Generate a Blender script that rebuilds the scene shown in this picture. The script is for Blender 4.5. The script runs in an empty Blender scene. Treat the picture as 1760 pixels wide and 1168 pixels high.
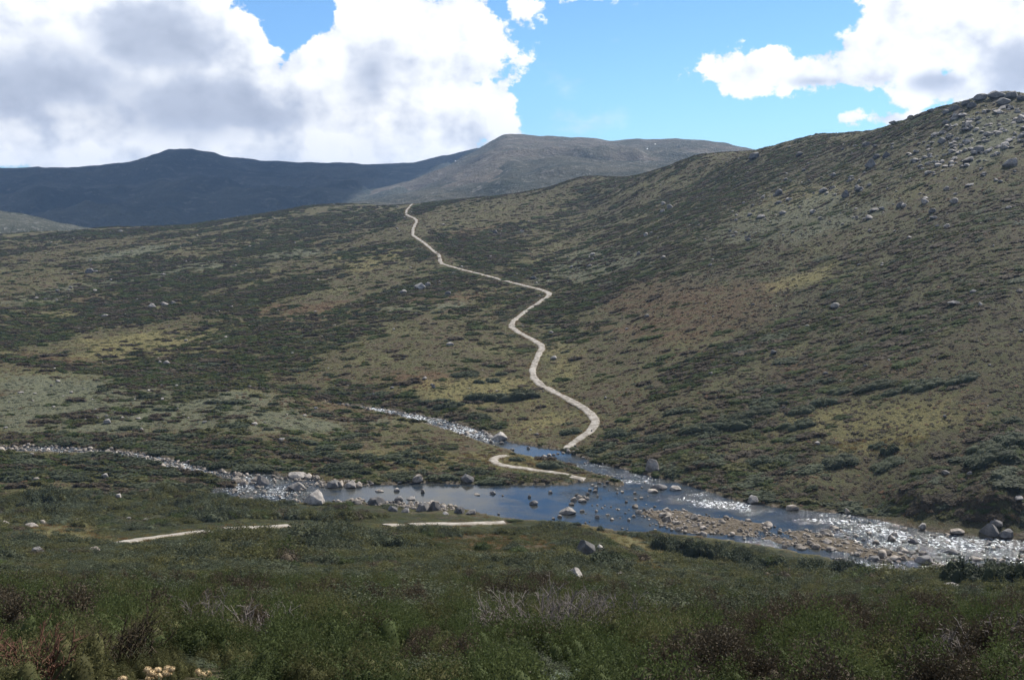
import bpy, bmesh, math, random
import numpy as np
from mathutils import Vector, Matrix, noise as mnoise
R = math.radians
rng = np.random.default_rng(7)
random.seed(7)
scn = bpy.context.scene
COL = scn.collection

# ------------------------------------------------------------------ camera
CAMZ, PITCH, F = 58.0, R(7.2), 1727.0          # photo pixels: 1760 x 1168
cam_d = bpy.data.cameras.new('camera'); cam = bpy.data.objects.new('camera', cam_d); COL.objects.link(cam)
cam.location = (0, 0, CAMZ); cam.rotation_euler = (math.pi/2 - PITCH, 0, 0)
cam_d.sensor_width = 36; cam_d.lens = 36*F/1760; cam_d.clip_start = 0.2; cam_d.clip_end = 60000
scn.camera = cam

# ------------------------------------------------------------------ sun, sky with cumulus
SUN_AZ, SUN_EL = R(40), R(44)                   # to the right of the view, in front
SUN = Vector((math.sin(SUN_AZ)*math.cos(SUN_EL), math.cos(SUN_AZ)*math.cos(SUN_EL), math.sin(SUN_EL)))
sun_d = bpy.data.lights.new('sun', 'SUN'); sun_d.energy = 5.0; sun_d.angle = R(0.53); sun_d.color = (1, 0.955, 0.88)
sun = bpy.data.objects.new('sun', sun_d); COL.objects.link(sun)
sun.rotation_euler = SUN.to_track_quat('Z', 'Y').to_euler(); sun.location = (300, 300, 600)

scn.view_settings.view_transform = 'Standard'; scn.view_settings.look = 'None'
scn.view_settings.exposure = 0.75; scn.view_settings.gamma = 1.0
scn.view_settings.use_curve_mapping = False
cy = scn.cycles
cy.use_denoising = True
cy.max_bounces = 4; cy.diffuse_bounces = 2; cy.glossy_bounces = 2; cy.transmission_bounces = 2
cy.transparent_max_bounces = 4; cy.volume_bounces = 0
cy.sample_clamp_indirect = 4.0

class NB:
    """small helper that strings shader nodes together"""
    def __init__(s, nt): s.nt = nt
    def n(s, t, **kw):
        nd = s.nt.nodes.new(t)
        for k, v in kw.items(): setattr(nd, k, v)
        return nd
    def put(s, sock, v):
        if isinstance(v, bpy.types.NodeSocket): s.nt.links.new(v, sock)
        elif v is not None: sock.default_value = v
    def m(s, op, a, b=None, c=None, clamp=False):
        nd = s.n('ShaderNodeMath', operation=op, use_clamp=clamp)
        for i, v in enumerate((a, b, c)):
            if v is not None: s.put(nd.inputs[i], v)
        return nd.outputs[0]
    def vm(s, op, a, b=None, out=0):
        nd = s.n('ShaderNodeVectorMath', operation=op)
        s.put(nd.inputs[0], a)
        if b is not None: s.put(nd.inputs['Scale' if op == 'SCALE' else 1], b)
        return nd.outputs[out]
    def noise(s, vec, scale, detail=4, rough=0.55, out='Fac', dist=0.0):
        nd = s.n('ShaderNodeTexNoise'); s.put(nd.inputs['Vector'], vec)
        nd.inputs['Scale'].default_value = scale; nd.inputs['Detail'].default_value = detail
        nd.inputs['Roughness'].default_value = rough; nd.inputs['Distortion'].default_value = dist
        return nd.outputs[out]
    def ramp(s, v, lo, hi, a=0.0, b=1.0, smooth=True):
        nd = s.n('ShaderNodeMapRange', interpolation_type='SMOOTHSTEP' if smooth else 'LINEAR')
        s.put(nd.inputs[0], v)
        for i, q in zip((1, 2, 3, 4), (lo, hi, a, b)): nd.inputs[i].default_value = q
        return nd.outputs[0]
    def mix(s, f, a, b, mode='MIX'):
        nd = s.n('ShaderNodeMix', data_type='RGBA', blend_type=mode)
        s.put(nd.inputs[0], f); s.put(nd.inputs[6], a); s.put(nd.inputs[7], b)
        return nd.outputs[2]

def C(r, g, b): return (r, g, b, 1.0)

def ray(px, py):
    """world direction through a photo pixel (numpy friendly)"""
    px = np.asarray(px, float); py = np.asarray(py, float)
    a, b = px-880.0, 584.0-py
    cp, sp = math.cos(PITCH), math.sin(PITCH)
    return a, F*cp + b*sp, -F*sp + b*cp
def azt(px, py):
    x, y, z = ray(px, py)
    return np.arctan2(x, y), z/np.hypot(x, y)
def project(x, y, z):
    cp, sp = math.cos(PITCH), math.sin(PITCH)
    d = y*cp - (z-CAMZ)*sp; u = y*sp + (z-CAMZ)*cp
    return 880 + F*x/d, 584 - F*u/d

def build_world():
    w = bpy.data.worlds.new('World'); scn.world = w; w.use_nodes = True
    w.cycles.sampling_method = 'MANUAL'; w.cycles.sample_map_resolution = 256
    nt = w.node_tree; nt.nodes.clear(); b = NB(nt)
    sky = b.n('ShaderNodeTexSky', sky_type='NISHITA'); sky.sun_disc = False
    sky.sun_elevation = SUN_EL; sky.sun_rotation = SUN_AZ; sky.altitude = 1800
    sky.air_density = 1.0; sky.dust_density = 0.3; sky.ozone_density = 2.0
    skyc = b.mix(1.0, sky.outputs[0], C(0.054, 0.075, 0.089), 'MULTIPLY')
    tc = b.n('ShaderNodeTexCoord'); d = tc.outputs['Generated']
    sep = b.n('ShaderNodeSeparateXYZ'); b.put(sep.inputs[0], d)
    X, Y, Z = sep.outputs
    yy = b.m('MAXIMUM', Y, 0.08)
    u = b.m('DIVIDE', X, yy); v = b.m('DIVIDE', Z, yy)
    front = b.ramp(Y, 0.45, 0.75)
    # cumulus bodies: centre and half axes in degrees-like tangent units, taken from the photo
    def uv(px, py):
        x, y, z = ray(px, py); return x/y, z/y
    comb = b.n('ShaderNodeCombineXYZ'); b.put(comb.inputs[0], u); b.put(comb.inputs[1], v); UV = comb.outputs[0]
    def ell(cx, cyy, ax, ay, amp=None):
        """about 1 in the middle of an ellipse of the photo, 0 on its rim; small bodies are shallower"""
        u0, v0 = uv(cx, cyy); a, c = F/ax, F/ay
        nd = b.n('ShaderNodeVectorMath', operation='MULTIPLY_ADD'); b.put(nd.inputs[0], UV)
        nd.inputs[1].default_value = (a, c, 0); nd.inputs[2].default_value = (-u0*a, -v0*c, 0)
        q = b.vm('LENGTH', nd.outputs[0], out='Value')
        k = amp if amp is not None else min(1.2, max(0.28, (ax*ay)**0.5/110))
        return b.m('MULTIPLY_ADD', q, -k, k)
    bodies = [(60, -180, 520, 240), (640, -180, 250, 230), (1720, -80, 200, 200), (300, -420, 600, 160),
              (120, 60, 420, 260), (700, 110, 195, 175), (330, 240, 470, 110), (640, 245, 250, 85), (800, 200, 115, 78), (560, 165, 210, 120), (400, 110, 150, 130), (180, 120, 420, 230),
              (1375, 122, 150, 42), (1500, 112, 130, 56), (1650, 50, 170, 110), (1700, 150, 210, 52), (1585, 205, 130, 18), (1300, 105, 60, 20),
              (893, 12, 34, 34), (1020, 0, 55, 14), (880, 226, 40, 7), (810, 252, 60, 12), (1462, 202, 40, 14)]
    D = None
    for e in bodies:
        q = ell(*e); D = q if D is None else b.m('SMOOTH_MAX', D, q, 0.10)
    D = b.m('SUBTRACT', D, b.m('MAXIMUM', b.m('ADD', ell(485, 15, 85, 105, 0.75), 0.30), 0.0))      # blue gap in the left bank
    D = b.m('MAXIMUM', D, -0.8)
    p2 = b.vm('MULTIPLY', d, (1.0, 1.0, 1.3))
    wide = b.ramp(b.noise(b.vm('ADD', p2, (3.1, 0.4, 1.7)), 1.9, 2, 0.5), 0.46, 0.62, -0.6, 0.6)   # the same broken cumulus all round
    wfac = b.m('MAXIMUM', b.m('SUBTRACT', 1.0, front), b.ramp(v, 0.40, 0.60), clamp=True)
    D = b.m('ADD', b.m('MULTIPLY', D, b.m('SUBTRACT', 1.0, wfac)), b.m('MULTIPLY', wide, wfac))
    def puffs(p, det):
        n1 = b.m('MULTIPLY', b.m('SUBTRACT', b.noise(p, 8.0, 1, 0.5), 0.5), 1.0)
        n2 = b.m('MULTIPLY', b.m('SUBTRACT', b.noise(p, 27.0, det, 0.60), 0.5), 1.8)
        return b.m('ADD', n1, n2)
    N1 = puffs(p2, 6); N2 = puffs(b.vm('ADD', p2, (0.018, -0.004, 0.020)), 2)
    Dl = D; D = b.m('ADD', Dl, N1); Doff = b.m('ADD', Dl, N2)
    alpha = b.ramp(D, 0.0, 0.16)
    wisps = b.m('MULTIPLY', b.ramp(b.noise(b.vm('MULTIPLY', d, (1.0, 1.0, 2.0)), 9.0, 4, 0.62), 0.60, 0.82), 0.45)
    alpha = b.m('MAXIMUM', alpha, wisps)
    lit = b.m('ADD', b.m('MULTIPLY', b.m('SUBTRACT', D, Doff), 0.65), 0.87, clamp=True)
    grey = None
    for e in [(40, 140, 330, 110), (320, 185, 210, 75), (640, 120, 70, 85), (250, 70, 160, 80), (430, 200, 160, 34), (1750, 120, 75, 90), (1600, 140, 70, 30), (1400, 140, 80, 22)]:
        q = ell(*e, amp=1.0); grey = q if grey is None else b.m('SMOOTH_MAX', grey, q, 0.2)
    grey = b.m('MULTIPLY', b.m('MAXIMUM', grey, 0.0), b.m('SUBTRACT', 1.0, b.m('SUBTRACT', 1.0, front)))
    thick = b.m('MULTIPLY', b.ramp(D, 0.9, 1.9), 0.22)
    g = b.m('ADD', b.m('MULTIPLY', b.ramp(b.m('ADD', grey, b.m('MULTIPLY', b.m('SUBTRACT', b.noise(d, 6, 4, 0.6), 0.5), 1.5)), 0.0, 0.9), 0.80), thick, clamp=True)
    lit = b.m('MULTIPLY', lit, b.m('SUBTRACT', 1.0, b.m('MULTIPLY', g, 0.80)), clamp=True)
    cc = b.n('ShaderNodeValToRGB'); b.put(cc.inputs[0], lit)
    el = cc.color_ramp.elements
    el[0].position = 0.0; el[0].color = C(0.215, 0.245, 0.315)
    el[1].position = 1.0; el[1].color = C(0.78, 0.78, 0.78)
    e = el.new(0.45); e.color = C(0.40, 0.435, 0.51)
    e = el.new(0.78); e.color = C(0.64, 0.655, 0.68)
    colr = b.mix(alpha, skyc, cc.outputs[0])
    bg = b.n('ShaderNodeBackground'); b.put(bg.inputs[0], colr); bg.inputs[1].default_value = 1.0
    out = b.n('ShaderNodeOutputWorld'); nt.links.new(bg.outputs[0], out.inputs[0])
build_world()

# ------------------------------------------------------------------ helpers
def mesh_np(name, V, faces, smooth=False):
    """faces: (n,3) or (n,4) int array, or a list of both"""
    fl = faces if isinstance(faces, list) else [faces]
    me = bpy.data.meshes.new(name)
    V = np.asarray(V, np.float32); me.vertices.add(len(V)); me.vertices.foreach_set('co', V.ravel())
    nl = sum(f.size for f in fl); me.loops.add(nl)
    me.loops.foreach_set('vertex_index', np.concatenate([f.ravel() for f in fl]).astype(np.int32))
    tot = np.concatenate([np.full(len(f), f.shape[1]) for f in fl]); st = np.concatenate([[0], np.cumsum(tot)[:-1]])
    me.polygons.add(len(tot)); me.polygons.foreach_set('loop_start', st.astype(np.int32))
    me.polygons.foreach_set('loop_total', tot.astype(np.int32))
    if smooth: me.polygons.foreach_set('use_smooth', np.ones(len(tot), bool))
    me.update(calc_edges=True); me.validate()
    return me
def put(name, me, mat=None, parent=None, label=None, cat=None, group=None, kind=None):
    o = bpy.data.objects.new(name, me); COL.objects.link(o)
    if mat and me is not None and not me.materials: me.materials.append(mat)
    if parent: o.parent = parent
    tag(o, label, cat, group, kind)
    return o
def tag(o, label=None, cat=None, group=None, kind=None):
    for k, v in (('label', label), ('category', cat), ('group', group), ('kind', kind)):
        if v: o[k] = v
def _h(ix, iy, s):
    n = (ix.astype(np.int64)*374761393 + iy.astype(np.int64)*668265263 + s*974634777) & 0xffffffff
    n = ((n ^ (n >> 13))*1274126177) & 0xffffffff
    return ((n ^ (n >> 16)) & 0xffff)/65535.0*2-1
def vnoise(x, y, s=0):
    xi, yi = np.floor(x), np.floor(y); fx, fy = x-xi, y-yi
    fx = fx*fx*fx*(fx*(fx*6-15)+10); fy = fy*fy*fy*(fy*(fy*6-15)+10)
    a, b_, c, d = _h(xi, yi, s), _h(xi+1, yi, s), _h(xi, yi+1, s), _h(xi+1, yi+1, s)
    return (a*(1-fx)+b_*fx)*(1-fy) + (c*(1-fx)+d*fx)*fy
def fbm(x, y, wl, octv=4, s=0, gain=0.5):
    t = 0; a = 1.0; f = 1.0/wl; n = 0
    for o in range(octv):
        t = t + a*vnoise(x*f+17.3*o, y*f-9.1*o, s+o); n += a; a *= gain; f *= 2.03
    return t/n
def sstep(v, a, b_):
    t = np.clip((v-a)/(b_-a), 0, 1); return t*t*(3-2*t)
def inpoly(x, y, P):
    P = np.asarray(P); ins = np.zeros(np.shape(x), bool); j = len(P)-1
    for i in range(len(P)):
        xi, yi, xj, yj = P[i, 0], P[i, 1], P[j, 0], P[j, 1]
        c = ((yi > y) != (yj > y)) & (x < (xj-xi)*(y-yi)/((yj-yi) if yj != yi else 1e-9)+xi)
        ins ^= c; j = i
    return ins
def dseg(x, y, P, closed=False):
    P = np.asarray(P, float); best = np.full(np.shape(x), 1e9)
    Q = np.vstack([P, P[:1]]) if closed else P
    for i in range(len(Q)-1):
        ax, ay = Q[i]; bx, by = Q[i+1]; dx, dy = bx-ax, by-ay; L = dx*dx+dy*dy+1e-9
        t = np.clip(((x-ax)*dx+(y-ay)*dy)/L, 0, 1)
        best = np.minimum(best, (x-ax-t*dx)**2+(y-ay-t*dy)**2)
    return np.sqrt(best)

# ------------------------------------------------------------------ the river's level and outline
def wl(x, y): return -0.018*x + 0.012*(y-200.0)
def on_water(px, py, dz=0.0):
    x, y, z = ray(px, py)
    k = (dz - 2.4 - CAMZ)/(z + 0.018*x - 0.012*y)
    return np.stack([k*x, k*y], -1)
CREEK_FAR = [(560, 689), (580, 693), (666, 703), (717, 712), (751, 717), (785, 727), (820, 738), (844, 747), (878, 760), (922, 767), (957, 772), (974, 776), (991, 782),
             (1015, 791), (1039, 799), (1066, 804), (1100, 813), (1128, 820), (1159, 826), (1194, 837), (1228, 847), (1263, 859), (1297, 866), (1352, 873),
             (1400, 878), (1455, 882), (1502, 891), (1554, 903), (1591, 911), (1639, 917), (1680, 922), (1760, 928), (1860, 940), (2060, 958), (2400, 990)]
NEAR_BANK = [(2400, 1075), (2060, 1010), (1860, 985), (1760, 976), (1708, 977), (1674, 981), (1605, 979), (1537, 980), (1502, 983), (1489, 975), (1434, 965), (1400, 954), (1352, 948),
             (1297, 936), (1228, 927), (1179, 920), (1114, 915), (1077, 915), (1042, 910), (1008, 904), (967, 899), (936, 896), (916, 895), (871, 893), (820, 882),
             (785, 873), (755, 868), (711, 870), (674, 868), (629, 865), (584, 864), (562, 867), (514, 866), (452, 863), (411, 857), (363, 852), (329, 845),
             (360, 840), (411, 834), (377, 821), (342, 816), (298, 808), (257, 797), (223, 787), (178, 783), (130, 779), (68, 778), (0, 777), (-120, 776), (-420, 774)]
CREEK2_FAR = [(-420, 767), (-120, 767), (0, 767), (51, 767), (103, 766), (171, 772), (226, 776), (267, 783), (308, 791), (349, 803), (377, 810), (425, 812), (465, 812), (489, 818), (529, 820), (556, 830),
              (625, 833), (666, 832), (734, 829), (799, 832), (854, 833), (922, 833), (977, 832), (991, 828), (1025, 826), (1059, 834), (1073, 832), (1046, 820), (1018, 813),
              (984, 801), (957, 792), (929, 787), (905, 785), (888, 781), (878, 775), (850, 767), (827, 760), (799, 750), (758, 736), (717, 724), (648, 707), (580, 696), (558, 692)]
RIVER = on_water(*np.array(CREEK_FAR+NEAR_BANK+CREEK2_FAR, float).T)
BAR = on_water(*np.array([(1085, 880), (1110, 874), (1160, 873), (1211, 880), (1263, 888), (1314, 898), (1352, 907), (1393, 909), (1434, 902), (1468, 914), (1502, 928), (1537, 941),
                          (1588, 945), (1620, 955), (1605, 966), (1537, 970), (1489, 963), (1451, 950), (1400, 943), (1352, 940), (1297, 930), (1246, 921), (1194, 916), (1150, 911), (1120, 902), (1112, 890)], float).T, 0.12)

# ------------------------------------------------------------------ shape of the land: control points (pixel, distance)
ctl = []                                        # (azimuth, distance, tangent of elevation)
def cr(px, py, r):
    a, t = azt(px, py); ctl.append((float(a), float(r), float(t)))
def cz(px, py, z):
    a, t = azt(px, py); ctl.append((float(a), float((z-CAMZ)/t), float(t)))
def cw(px, py, dz=0.35):
    p = on_water(px, py, dz); ctl.append((math.atan2(p[0], p[1]), float(np.hypot(*p)), float(azt(px, py)[1])))
for px in (-500, -200, 100, 400, 700, 1000, 1300, 1600, 1900, 2200):
    rt = sstep(np.array(float(px)), 900, 1500)
    for py, rl, rr in ((1330, 4, 4), (1168, 8, 8), (1130, 10, 12), (1090, 15, 24), (1050, 25, 48), (1020, 40, 84), (1000, 56, 122)):
        cr(px, py, rl*(1-rt)+rr*rt)
    if px < 1100:
        for py, rl in ((975, 80), (950, 112), (930, 140)):
            cr(px, py, rl)
for px, py in ((0, 905), (200, 905), (400, 895), (600, 900), (800, 908)): cr(px, py, 172 if px > 300 else 168)
for px, py in ((-400, 850), (0, 850), (200, 860)): cz(px, py, 2.9)
for px, py in ((-400, 772), (0, 772), (226, 782), (349, 808), (450, 840), (520, 862), (700, 868), (860, 890), (1000, 903), (1100, 915), (1230, 927), (1350, 947), (1440, 965), (1500, 983),
               (1620, 980), (1760, 977), (2060, 1005), (2060, 958), (1760, 926), (1640, 915), (1500, 889), (1352, 872), (1230, 846), (1100, 812), (991, 780), (922, 766), (820, 737), (717, 711), (600, 695)): cw(px, py)
for px, py, dz in ((900, 812, 1.1), (800, 800, 1.5), (700, 790, 1.6), (600, 770, 1.6), (450, 780, 1.4)): cw(px, py, dz)
for px, py, z in ((0, 690, 5.5), (200, 700, 5.0), (400, 720, 4.3), (-400, 690, 6), (0, 640, 6.5), (300, 660, 5.0)): cz(px, py, z)
def column(px, z0, r0, s, rows, crest, rc):
    for py in rows:
        a, t = azt(px, py); cr(px, py, (CAMZ-z0+s*r0)/(s+max(-t, -s*0.7) if t > 0 else s-t))
    a, t = azt(px, crest); zc = CAMZ+t*rc
    cr(px, crest, rc)
    for k, dz in ((1.12, -0.012*rc), (1.4, -0.09*rc), (2.0, -0.13*rc)):
        ctl.append((float(a), rc*k, (zc+dz-CAMZ)/(rc*k)))
column(-400, 5.0, 400, 0.055, (580, 530, 480, 445), 410, 1050)
column(0, 5.0, 383, 0.06, (600, 560, 500, 450, 425), 402, 1000)
column(200, 3.6, 351, 0.065, (610, 560, 500, 440, 410), 391, 1000)
column(400, 3.0, 320, 0.075, (630, 560, 500, 440, 400), 371, 1010)
column(600, 2.4, 290, 0.085, (660, 600, 540, 480, 430, 385), 349, 1050)
column(710, 2.0, 272, 0.095, (680, 620, 560, 500, 440, 390), 349, 960)
column(800, 1.6, 262, 0.10, (700, 640, 560, 500, 440, 390), 340, 950)
column(1000, 0.6, 243, 0.115, (740, 690, 630, 560, 490, 420, 360), 303, 880)
column(1200, 0.0, 212, 0.165, (790, 740, 680, 600, 520, 440, 360, 310), 266, 790)
column(1400, -0.6, 200, 0.21, (840, 780, 700, 620, 540, 450, 360, 290), 229, 720)
column(1600, -1.0, 190, 0.26, (870, 800, 700, 600, 500, 400, 300, 240), 188, 650)
column(1720, -1.3, 186, 0.285, (880, 800, 700, 600, 500, 400, 300, 220), 164, 620)
column(1900, -2.0, 186, 0.29, (890, 800, 700, 600, 500, 400, 300), 190, 620)
column(2200, -3.0, 190, 0.28, (900, 800, 700, 600, 500, 400, 300), 230, 600)
ctl = np.array(ctl)
SA, SL = 1/R(9.0), 2.2
def feat(a, r): return np.stack([a*SA, np.log(r)*SL], -1)
cf = feat(ctl[:, 0], ctl[:, 1]); nC = len(cf)
def kern(d2): return 0.5*d2*np.log(d2+1e-9)
K = kern(((cf[:, None]-cf[None])**2).sum(-1)) + np.eye(nC)*0.004
P_ = np.hstack([np.ones((nC, 1)), cf])
A_ = np.block([[K, P_], [P_.T, np.zeros((3, 3))]])
sol = np.linalg.solve(A_, np.concatenate([ctl[:, 2], np.zeros(3)]))
def base_tan(a, r):
    q = feat(np.clip(a, R(-36), R(36)), r).reshape(-1, 2); out = np.empty(len(q))
    for i in range(0, len(q), 60000):
        c = q[i:i+60000]; d2 = (c[:, :1]-cf[None, :, 0])**2 + (c[:, 1:]-cf[None, :, 1])**2
        out[i:i+60000] = kern(d2) @ sol[:nC] + sol[nC] + c @ sol[nC+1:]
    return out.reshape(np.shape(a))

fine = np.arange(-31.0, 31.001, 0.085)
AZ = np.concatenate([[-180, -160, -140, -120, -105, -90, -78, -68, -60, -54, -49, -45, -42, -39.5, -37.5, -36, -35, -34, -33.2, -32.5, -31.9, -31.4], fine,
                     [31.4, 31.9, 32.5, 33.2, 34, 35, 36, 37.5, 39.5, 42, 45, 49, 54, 60, 68, 78, 90, 105, 120, 140, 160, 180]])
AZ = np.radians(AZ)
RR = [0.05, 0.6, 1.2]
while RR[-1] < 7000:
    r = RR[-1]
    if r < 30: st = max(0.18, r*0.016)
    elif r < 140: st = 0.5+(r-30)*0.004
    elif r < 330: st = 0.85
    elif r < 1150: st = 0.85+(r-330)*0.0042
    elif r < 1400: st = 12
    else: st = r*0.09
    RR.append(r+st)
RR = np.array(RR)
GA, GR = np.meshgrid(AZ, RR, indexing='ij')
GX, GY = GR*np.sin(GA), GR*np.cos(GA)
ca = np.linspace(R(-36), R(36), 190); crr = np.exp(np.linspace(math.log(1.2), math.log(2300), 420))
ct = base_tan(*np.meshgrid(ca, crr, indexing='ij'))
def bil(T, ax, ay, x, y):
    i = np.clip(np.searchsorted(ax, x)-1, 0, len(ax)-2); j = np.clip(np.searchsorted(ay, y)-1, 0, len(ay)-2)
    u = np.clip((x-ax[i])/(ax[i+1]-ax[i]), 0, 1); v = np.clip((y-ay[j])/(ay[j+1]-ay[j]), 0, 1)
    return (T[i, j]*(1-u)+T[i+1, j]*u)*(1-v) + (T[i, j+1]*(1-u)+T[i+1, j+1]*u)*v
LT = bil(ct, ca, np.log(crr), np.clip(GA, R(-36), R(36)), np.log(np.clip(GR, 1.2, 2200)))
GZ = CAMZ + LT*GR
# the slope goes on uphill behind the camera
bk = sstep(np.abs(GA), R(50), R(120))
GZ = GZ*(1-bk) + bk*(CAMZ-2.1+0.16*GR/(1+GR/900))
nearcap = sstep(GR, 3.0, 7.0)
GZ = GZ*nearcap + (1-nearcap)*(CAMZ-1.75-0.27*GY)
farb = sstep(GR, 1500, 2400)
GZ = GZ*(1-farb) + farb*15.0
# humps and hollows
amp = 0.10 + 0.9*sstep(GR, 30, 400)
hum = fbm(GX, GY, 34, 4, 3)*amp*0.9 + fbm(GX, GY, 6.5, 3, 11)*np.clip(0.05+GR*0.0012, 0, 0.32) + fbm(GX, GY, 130, 3, 5)*2.6*sstep(GR, 300, 560)
rocky = sstep(GX, 120, 330)*sstep(GR, 380, 600)
hum = hum + fbm(GX, GY, 22, 4, 21, 0.6)*rocky*3.2
hum = hum*(1-0.75*sstep(GR, 1100, 1300))
box = (GX > RIVER[:, 0].min()-40) & (GX < RIVER[:, 0].max()+40) & (GY > RIVER[:, 1].min()-40) & (GY < RIVER[:, 1].max()+40)
SD = np.full(GX.shape, -999.0)                  # >0 inside the river
dd = dseg(GX[box], GY[box], RIVER, True); ii = inpoly(GX[box], GY[box], RIVER)
SD[box] = np.where(ii, dd, -dd)
dout = np.clip(-SD, 0, None)
GZ = GZ + hum*(0.12+0.88*sstep(dout, 1.5, 22))
W = wl(GX, GY)
edge = 0.38 + 0.22*fbm(GX, GY, 3.0, 2, 31)
bl = sstep(dout, 0.4, 9.0)
bank = (W+edge)*(1-bl) + np.maximum(GZ, W+0.45)*bl
GZ = np.where((SD <= 0) & (dout < 9), bank, GZ)
GZ = np.where((SD <= 0) & (dout < 60), np.maximum(GZ, W+0.34), GZ)
bed = W - np.clip(0.10+SD*0.22, 0, 0.7) + fbm(GX, GY, 1.6, 2, 41)*0.08
GZ = np.where(SD > 0, bed, GZ)
bm_in = inpoly(GX[box], GY[box], BAR); db = dseg(GX[box], GY[box], BAR, True)
tmp = GZ[box]; up = W[box] - 0.27 + np.clip(db*0.16, 0, 0.36) + 0.42*fbm(GX[box], GY[box], 5.5, 3, 51)
tmp = np.where(bm_in, np.maximum(tmp, up), tmp); GZ[box] = tmp
INBAR = np.zeros(GX.shape, bool); INBAR[box] = bm_in

GT = (np.where(SD > 0, np.maximum(GZ, W), GZ)-CAMZ)/GR         # tangent of elevation of what is seen
def ground(x, y):
    x = np.asarray(x, float); y = np.asarray(y, float)
    return bil(GZ, AZ, RR, np.arctan2(x, y), np.hypot(x, y))
def surf(x, y):
    x = np.asarray(x, float); y = np.asarray(y, float)
    return bil(GT, AZ, RR, np.arctan2(x, y), np.hypot(x, y))*np.hypot(x, y)+CAMZ
def hit(px, py):
    """first place where the sight line through a photo pixel meets the land"""
    a, t = (float(q) for q in azt(px, py))
    i = int(np.clip(np.searchsorted(AZ, a)-1, 0, len(AZ)-2)); u = (a-AZ[i])/(AZ[i+1]-AZ[i])
    T = GT[i]*(1-u)+GT[i+1]*u
    k0 = np.searchsorted(RR, 5.0)
    j = np.nonzero(T[k0:] >= t)[0]
    if len(j) == 0: j = k0+int(np.argmax(T[k0:])); r = RR[j]
    else:
        j = k0+int(j[0]); f = (t-T[j-1])/(T[j]-T[j-1]+1e-12) if j > k0 else 0; r = RR[j-1]+np.clip(f, 0, 1)*(RR[j]-RR[j-1])
    return r*math.sin(a), r*math.cos(a)
def hits(pts): return np.array([hit(*p[:2]) for p in pts])

# ------------------------------------------------------------------ paths (old stony track)
PATH_HILL = [(709, 349), (706, 353), (698, 363), (699, 370), (712, 375), (717, 379), (714, 385), (710, 393), (709, 404), (727, 416), (741, 428), (754, 438), (758, 453), (785, 461), (833, 473), (881, 486), (922, 496),
             (942, 502), (946, 507), (930, 517), (902, 536), (880, 553), (880, 563), (888, 569), (908, 580), (927, 590), (933, 596), (923, 614), (915, 635), (917, 648), (927, 660), (953, 674), (984, 690),
             (1003, 701), (1019, 714), (1025, 727), (1018, 738), (998, 751), (978, 767), (972, 772)]
PATH_ISLE = [(1004, 826), (984, 819), (957, 812), (916, 807), (881, 803), (854, 798), (844, 791), (852, 785), (872, 783)]
PATH_NEAR = [(868, 898), (800, 900), (700, 902), (620, 905), (560, 905), (500, 904), (430, 907), (385, 909), (362, 913), (300, 919), (250, 926), (205, 933), (150, 943), (60, 960)]
def resample(P, step):
    P = np.asarray(P, float); d = np.concatenate([[0], np.cumsum(np.hypot(*np.diff(P, axis=0).T))])
    n = max(2, int(d[-1]/step)); s = np.linspace(0, d[-1], n)
    return np.stack([np.interp(s, d, P[:, 0]), np.interp(s, d, P[:, 1])], -1)
def smooth_line(P, it):
    P = P.copy()
    for _ in range(it): P[1:-1] = 0.25*P[:-2]+0.5*P[1:-1]+0.25*P[2:]
    return P
def world_line(pix, sm=14):
    return smooth_line(resample(hits(resample(pix, 4.0)), 0.7), sm)
LINES = {'path_hill': world_line(PATH_HILL), 'path_isle': world_line(PATH_ISLE, 10), 'path_near': world_line(PATH_NEAR, 30)}
OPEN = [LINES['path_hill'], LINES['path_isle']] + [world_line(p, 6) for p in ([(868, 898), (800, 900), (704, 902)], [(690, 902), (664, 903)], [(498, 904), (430, 907), (388, 909)], [(360, 913), (300, 919), (250, 926), (207, 933)])]
def path_dist(x, y):
    d = np.full(np.shape(x), 1e9)
    for L in OPEN: d = np.minimum(d, dseg(x, y, L[::6] if len(L) > 60 else L))
    return d

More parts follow.
